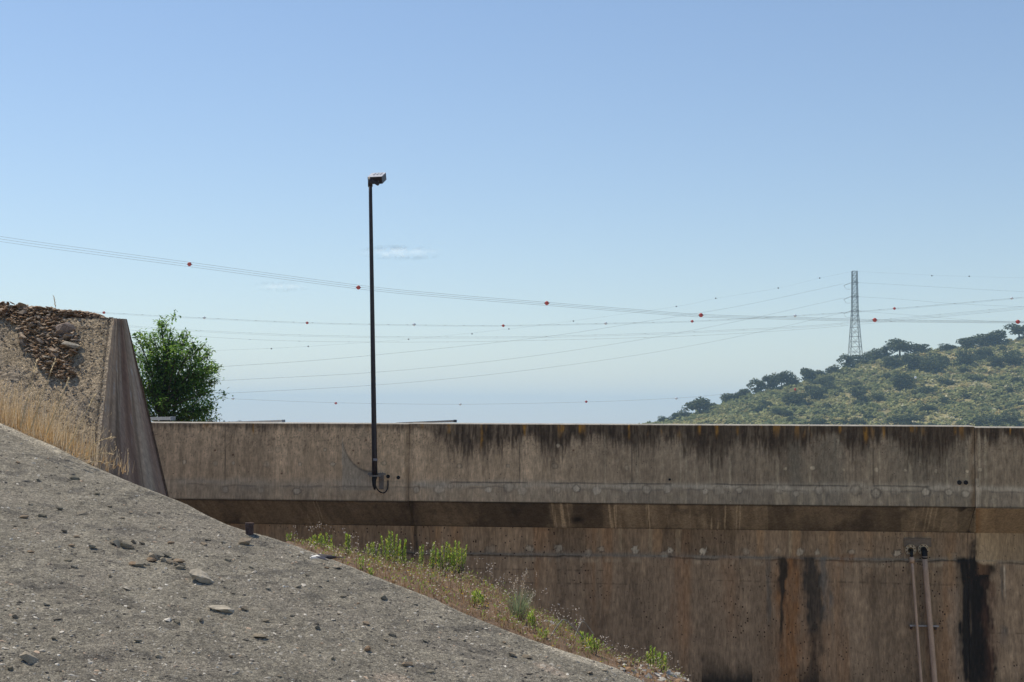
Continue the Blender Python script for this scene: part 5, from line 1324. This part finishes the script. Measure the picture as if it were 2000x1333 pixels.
cable('faint twin wire just under the wire with small balls', [(x, y + 1.8, D2 + 1) for x, y in pts2], .012)
for (x, y, m, lab) in ((14, 597, 'w', 'small pale ball at the left edge over the stone heap'), (203, 611, 'r', 'small red ball in the sky just above the buttress corner'), (399, 621, 'w', 'small dark pale ball above the leafy tree'), (600, 631, 'r', 'small red ball between the leafy tree and lamp post'),
                       (809, 634, 'w', 'small pale ball right of the lamp post'), (983, 636.5, 'r', 'small red ball below the middle big red ball'), (1183, 632, 'w', 'small pale ball in the open sky left of the big red ball near the pylon'), (1352, 628, 'r', 'small red ball under a big red ball left of the pylon'),
                       (1553, 617, 'w', 'small pale ball left of the pylon at the line crossing'), (1747, 603, 'r', 'small red ball up right of the pylon'), (1976, 583, 'w', 'small pale ball high at the right edge')):
    ball(x, y, D2, 2.7, M['ball_red'] if m == 'r' else M['ball_white'], lab, 'small balls on the diverter wire')
D3 = 345
cable('upper of two low drooping wires crossing behind the lamp post', [(x, y, D3) for x, y in [(200, 633), (360, 644), (540, 653), (725, 657.5), (900, 658.5), (1050, 657.5), (1250, 652), (1400, 646), (1560, 638), (1680, 628.5), (1840, 614), (2000, 599), (2200, 577)]], .016, 12)
cable('faint companion of the upper low drooping wire', [(x, y + 2.4, D3 + 1) for x, y in [(200, 633), (360, 644), (540, 653), (725, 657.5), (900, 658.5), (1050, 657.5), (1250, 652), (1400, 646), (1560, 638), (1680, 628.5), (1840, 614), (2000, 599), (2200, 577)]], .014)
cable('lower of two low drooping wires crossing behind the lamp post', [(x, y, D3) for x, y in [(200, 640), (400, 658), (560, 666), (730, 668.5), (900, 668), (1060, 665), (1250, 660), (1400, 654), (1560, 644), (1690, 633), (1840, 619), (2000, 604), (2200, 584)]], .016, 12)
def dep(x, x0=420, d0=520): return float(np.interp(x, [x0, 1669, 2300], [d0, PD, PD + 120]))
e1 = [(200, 690), (420, 685), (600, 677), (798, 663), (994, 643), (1120, 627), (1321, 599), (1398, 583.5), (1520, 563), (1601, 543.5), (1664, 531)]
cable('thin dotted earth wire rising from the left to the pylon top', [(x, y, dep(x)) for x, y in e1], .016, 9)
for (x, y, lab) in ((530, 681.5, 'tiny dot ball low on the earth wire left of the lamp post, left one'), (602, 677, 'tiny dot ball low on the earth wire nearest left of the lamp post'), (798, 663, 'tiny ball on the earth wire nearest right of the lamp post'), (922, 652.5, 'tiny ball on the earth wire, second right of the lamp post'),
                    (994, 643, 'tiny ball on the earth wire, third right of the lamp post'), (1120, 627.5, 'tiny ball on the earth wire near the crossing with the diverter wire'), (1321, 599, 'tiny ball on the earth wire above left of the big red ball'), (1398, 583, 'tiny ball on the earth wire above right of the big red ball'),
                    (1520, 563, 'tiny ball on the earth wire, second left of the pylon top'), (1601, 543.5, 'tiny ball on the earth wire nearest the pylon top')):
    ball(x, y, dep(x), 1.35, M['ball_dark'], lab, 'tiny balls on the earth wire')
cable('thin dotted earth wire leaving the pylon top to the right', [(x, y, dep(x)) for x, y in [(1674, 530.5), (1740, 534), (1820, 538), (1893, 540.5), (2000, 543), (2200, 546)]], .016, 9)
for (x, y, lab) in ((1820, 539, 'tiny ball on the right hand earth wire, left one'), (1893, 540, 'tiny ball on the right hand earth wire, right one')): ball(x, y, dep(x), 1.3, M['ball_dark'], lab, 'tiny balls on the earth wire')
for pts, lab in (([(200, 729), (440, 716), (700, 697), (1050, 660), (1250, 630), (1450, 597), (1648, 554.5)], 'top conductor rising from the left to the pylon'), ([(200, 758), (430, 744), (740, 727), (1000, 701), (1250, 664), (1450, 626), (1649, 582)], 'middle conductor rising from the left to the pylon'),
                 ([(200, 783), (415, 770), (740, 752), (1000, 727), (1250, 693), (1450, 656), (1649, 610.5)], 'bottom conductor rising from the left to the pylon')):
    cable(lab, [(x, y, dep(x)) for x, y in pts], .034)
for pts, lab in (([(1676, 552.5), (1760, 557), (1880, 564), (2000, 570), (2200, 578)], 'top conductor leaving the pylon to the right'), ([(1677, 580), (1760, 585), (1870, 594), (2000, 599.5), (2200, 606)], 'middle conductor leaving the pylon to the right'),
                 ([(1677, 608), (1780, 616), (1900, 626), (2000, 630.5), (2200, 638)], 'bottom conductor leaving the pylon to the right')):
    cable(lab, [(x, y, dep(x)) for x, y in pts], .030)
D8 = 400
cable('lowest wire with small balls hanging just above the wall', [(x, y, D8 if x < 1400 else D8) for x, y in [(200, 765), (410, 778), (455, 779.5), (656, 787), (899, 790), (1145, 785.5), (1321, 778), (1415, 770.5), (1553, 760.5), (1660, 750), (1788, 737), (2000, 714), (2200, 690)]], .020)
for (x, y, m, lab) in ((455, 779, 'w', 'small pale ball low beside the leafy tree'), (656, 788, 'r', 'small red ball low left of the lamp post'), (899, 790, 'w', 'small pale ball low right of the lamp post'), (1145, 785, 'r', 'small red ball low over the middle of the wall'), (1321, 778.5, 'w', 'small pale ball low, left of the lone spreading oak'),
                       (1553, 761, 'r', 'small red ball seen against the hillside'), (1788, 738, 'w', 'small white ball seen against the hillside')):
    ball(x, y, D8, 2.4, M['ball_red'] if m == 'r' else M['ball_white'], lab, 'small balls on the lowest wire')

# ================================================================ BIRD skimming the slope
bc = P(632, 1090, 6.2)
bird = thing('bird', 'small dark and white bird flying low over the concrete slope', 'bird', bc, rot=(0, 0, math.radians(4)))
def lathe_x(mb, prof, n=12):
    vs = []; fs = []
    for x, r, z in prof:
        for k in range(n): vs.append((x, r * math.cos(2 * math.pi * k / n), z + r * .8 * math.sin(2 * math.pi * k / n)))
    for i in range(len(prof) - 1):
        for k in range(n): fs.append((i * n + k, i * n + (k + 1) % n, (i + 1) * n + (k + 1) % n, (i + 1) * n + k))
    mb.add(vs, fs)
NB = NT('bird_plumage'); tc = NB.n('ShaderNodeTexCoord'); sx = NB.n('ShaderNodeSeparateXYZ'); NB.l(tc.outputs['Object'], sx.inputs[0])
mk = NB.math('LESS_THAN', NB.math('ADD', NB.math('MULTIPLY', sx.outputs[0], .35), sx.outputs[2]), .004)
NB.l(NB.mixc(mk, (.02, .016, .022), (.72, .72, .70)), NB.b.inputs['Base Color']); NB.b.inputs['Roughness'].default_value = .7
mb = MB(); lathe_x(mb, [(-.062, .001, .000), (-.056, .004, .0), (-.050, .0095, .001), (-.040, .012, .001), (-.025, .0165, 0), (-.005, .0185, -.001), (.015, .0165, 0), (.035, .010, .002), (.050, .006, .003), (.058, .001, .003)])
mb.build('body', NB.m, bird, True)
M['plume'] = surface('dark_plumage', (.022, .018, .026), [], [], .6)
for s in (-1, 1):
    mb = MB(); 
    pr = [(-.022, .014, .008), (-.030, .050, .012), (-.012, .085, .008), (.030, .125, .000), (.012, .082, .004), (.012, .045, .007), (.016, .014, .007)]
    vs = [(x, s * y, z) for x, y, z in pr] + [(x, s * y, z - .0022) for x, y, z in pr]; n = 7
    mb.add(vs, [tuple(range(n)), tuple(range(2 * n - 1, n - 1, -1))] + [(i, (i + 1) % n, n + (i + 1) % n, n + i) for i in range(n)]); mb.build('wing', M['plume'], bird)
mb = MB(); 
for s in (-1, 1): mb.add([(.046, 0, .004), (.062, s * .012, .004), (.100, s * .024, .002), (.070, s * .003, .004), (.046, 0, .002), (.062, s * .012, .002), (.100, s * .024, .0005), (.070, s * .003, .002)], [(0, 1, 2, 3), (7, 6, 5, 4), (0, 3, 7, 4), (1, 2, 6, 5), (0, 1, 5, 4), (2, 3, 7, 6)])
mb.build('tail', M['plume'], bird)
mb = MB(); mb.tube([(-.060, 0, 0), (-.068, 0, -.001)], [.003, .0006], 6)
for s in (-1, 1): mb.sphere((-.051, s * .0085, .004), .0018, 6, 5)
mb.build('bill', M['black'], bird)

# ================================================================ AIR
hz = NT('haze_air'); hz.t.nodes.remove(hz.b)
pv = hz.n('ShaderNodeVolumePrincipled'); pv.inputs['Color'].default_value = (.45, .715, 1.0, 1); pv.inputs['Density'].default_value = 0.00027; pv.inputs['Anisotropy'].default_value = 0.1
hz.l(pv.outputs[0], hz.out.inputs['Volume'])
mb = MB(); mb.box((0, 0, 64), (13000, 13000, 132)); tag(mb.build('haze', hz.m), kind='stuff')

# faint wisps of cloud, far beyond the haze
def cloud(px, py, wpx, hpx, dens, label, seed):
    D = 6500; c = P(px, py, D); k = D / FPX
    N_ = NT('cloud_vapour'); N_.t.nodes.remove(N_.b)
    tc = N_.n('ShaderNodeTexCoord'); fl = N_.n('ShaderNodeVectorMath', operation='MULTIPLY'); fl.inputs[1].default_value = (1, 0, 2.1); N_.l(tc.outputs['Object'], fl.inputs[0])
    ln = N_.n('ShaderNodeVectorMath', operation='LENGTH'); N_.l(fl.outputs[0], ln.inputs[0])
    mp = N_.n('ShaderNodeMapping'); mp.inputs['Scale'].default_value = (3.4, .2, .9); mp.inputs['Location'].default_value = (seed, 0, 0); N_.l(tc.outputs['Object'], mp.inputs['Vector'])
    nz = N_.n('ShaderNodeTexNoise'); nz.inputs['Scale'].default_value = 1.5; nz.inputs['Detail'].default_value = 5; N_.l(mp.outputs[0], nz.inputs['Vector'])
    d = N_.math('MULTIPLY', N_.rng(ln.outputs['Value'], .15, .95, 1, 0), N_.rng(nz.outputs['Fac'], .36, .62, 0, 1)); a = N_.math('MULTIPLY', d, dens)
    df = N_.n('ShaderNodeBsdfDiffuse'); tl = N_.n('ShaderNodeBsdfTranslucent'); tp = N_.n('ShaderNodeBsdfTransparent'); m1 = N_.n('ShaderNodeMixShader'); m2 = N_.n('ShaderNodeMixShader')
    for q in (df, tl): q.inputs[0].default_value = (.90, .97, .99, 1)
    N_.l(df.outputs[0], m1.inputs[1]); m1.inputs[0].default_value = 1.0; N_.l(tl.outputs[0], m1.inputs[2]); N_.l(a, m2.inputs[0]); N_.l(tp.outputs[0], m2.inputs[1]); N_.l(m1.outputs[0], m2.inputs[2]); N_.l(m2.outputs[0], N_.out.inputs['Surface'])
    mb = MB(); mb.sphere((0, 0, 0), 1, 32, 18); o = mb.build('cloud', N_.m, None, True); o.location = c; o.scale = (wpx * k / 2, wpx * k / 3, hpx * k / 2); tag(o, label, 'cloud')
cloud(782, 494, 185, 44, .36, 'small thin white cloud wisp just right of the lamp post', 2.3)
cloud(548, 560, 130, 38, .22, 'fainter cloud wisp left of the lamp post under the triple line', 7.1)
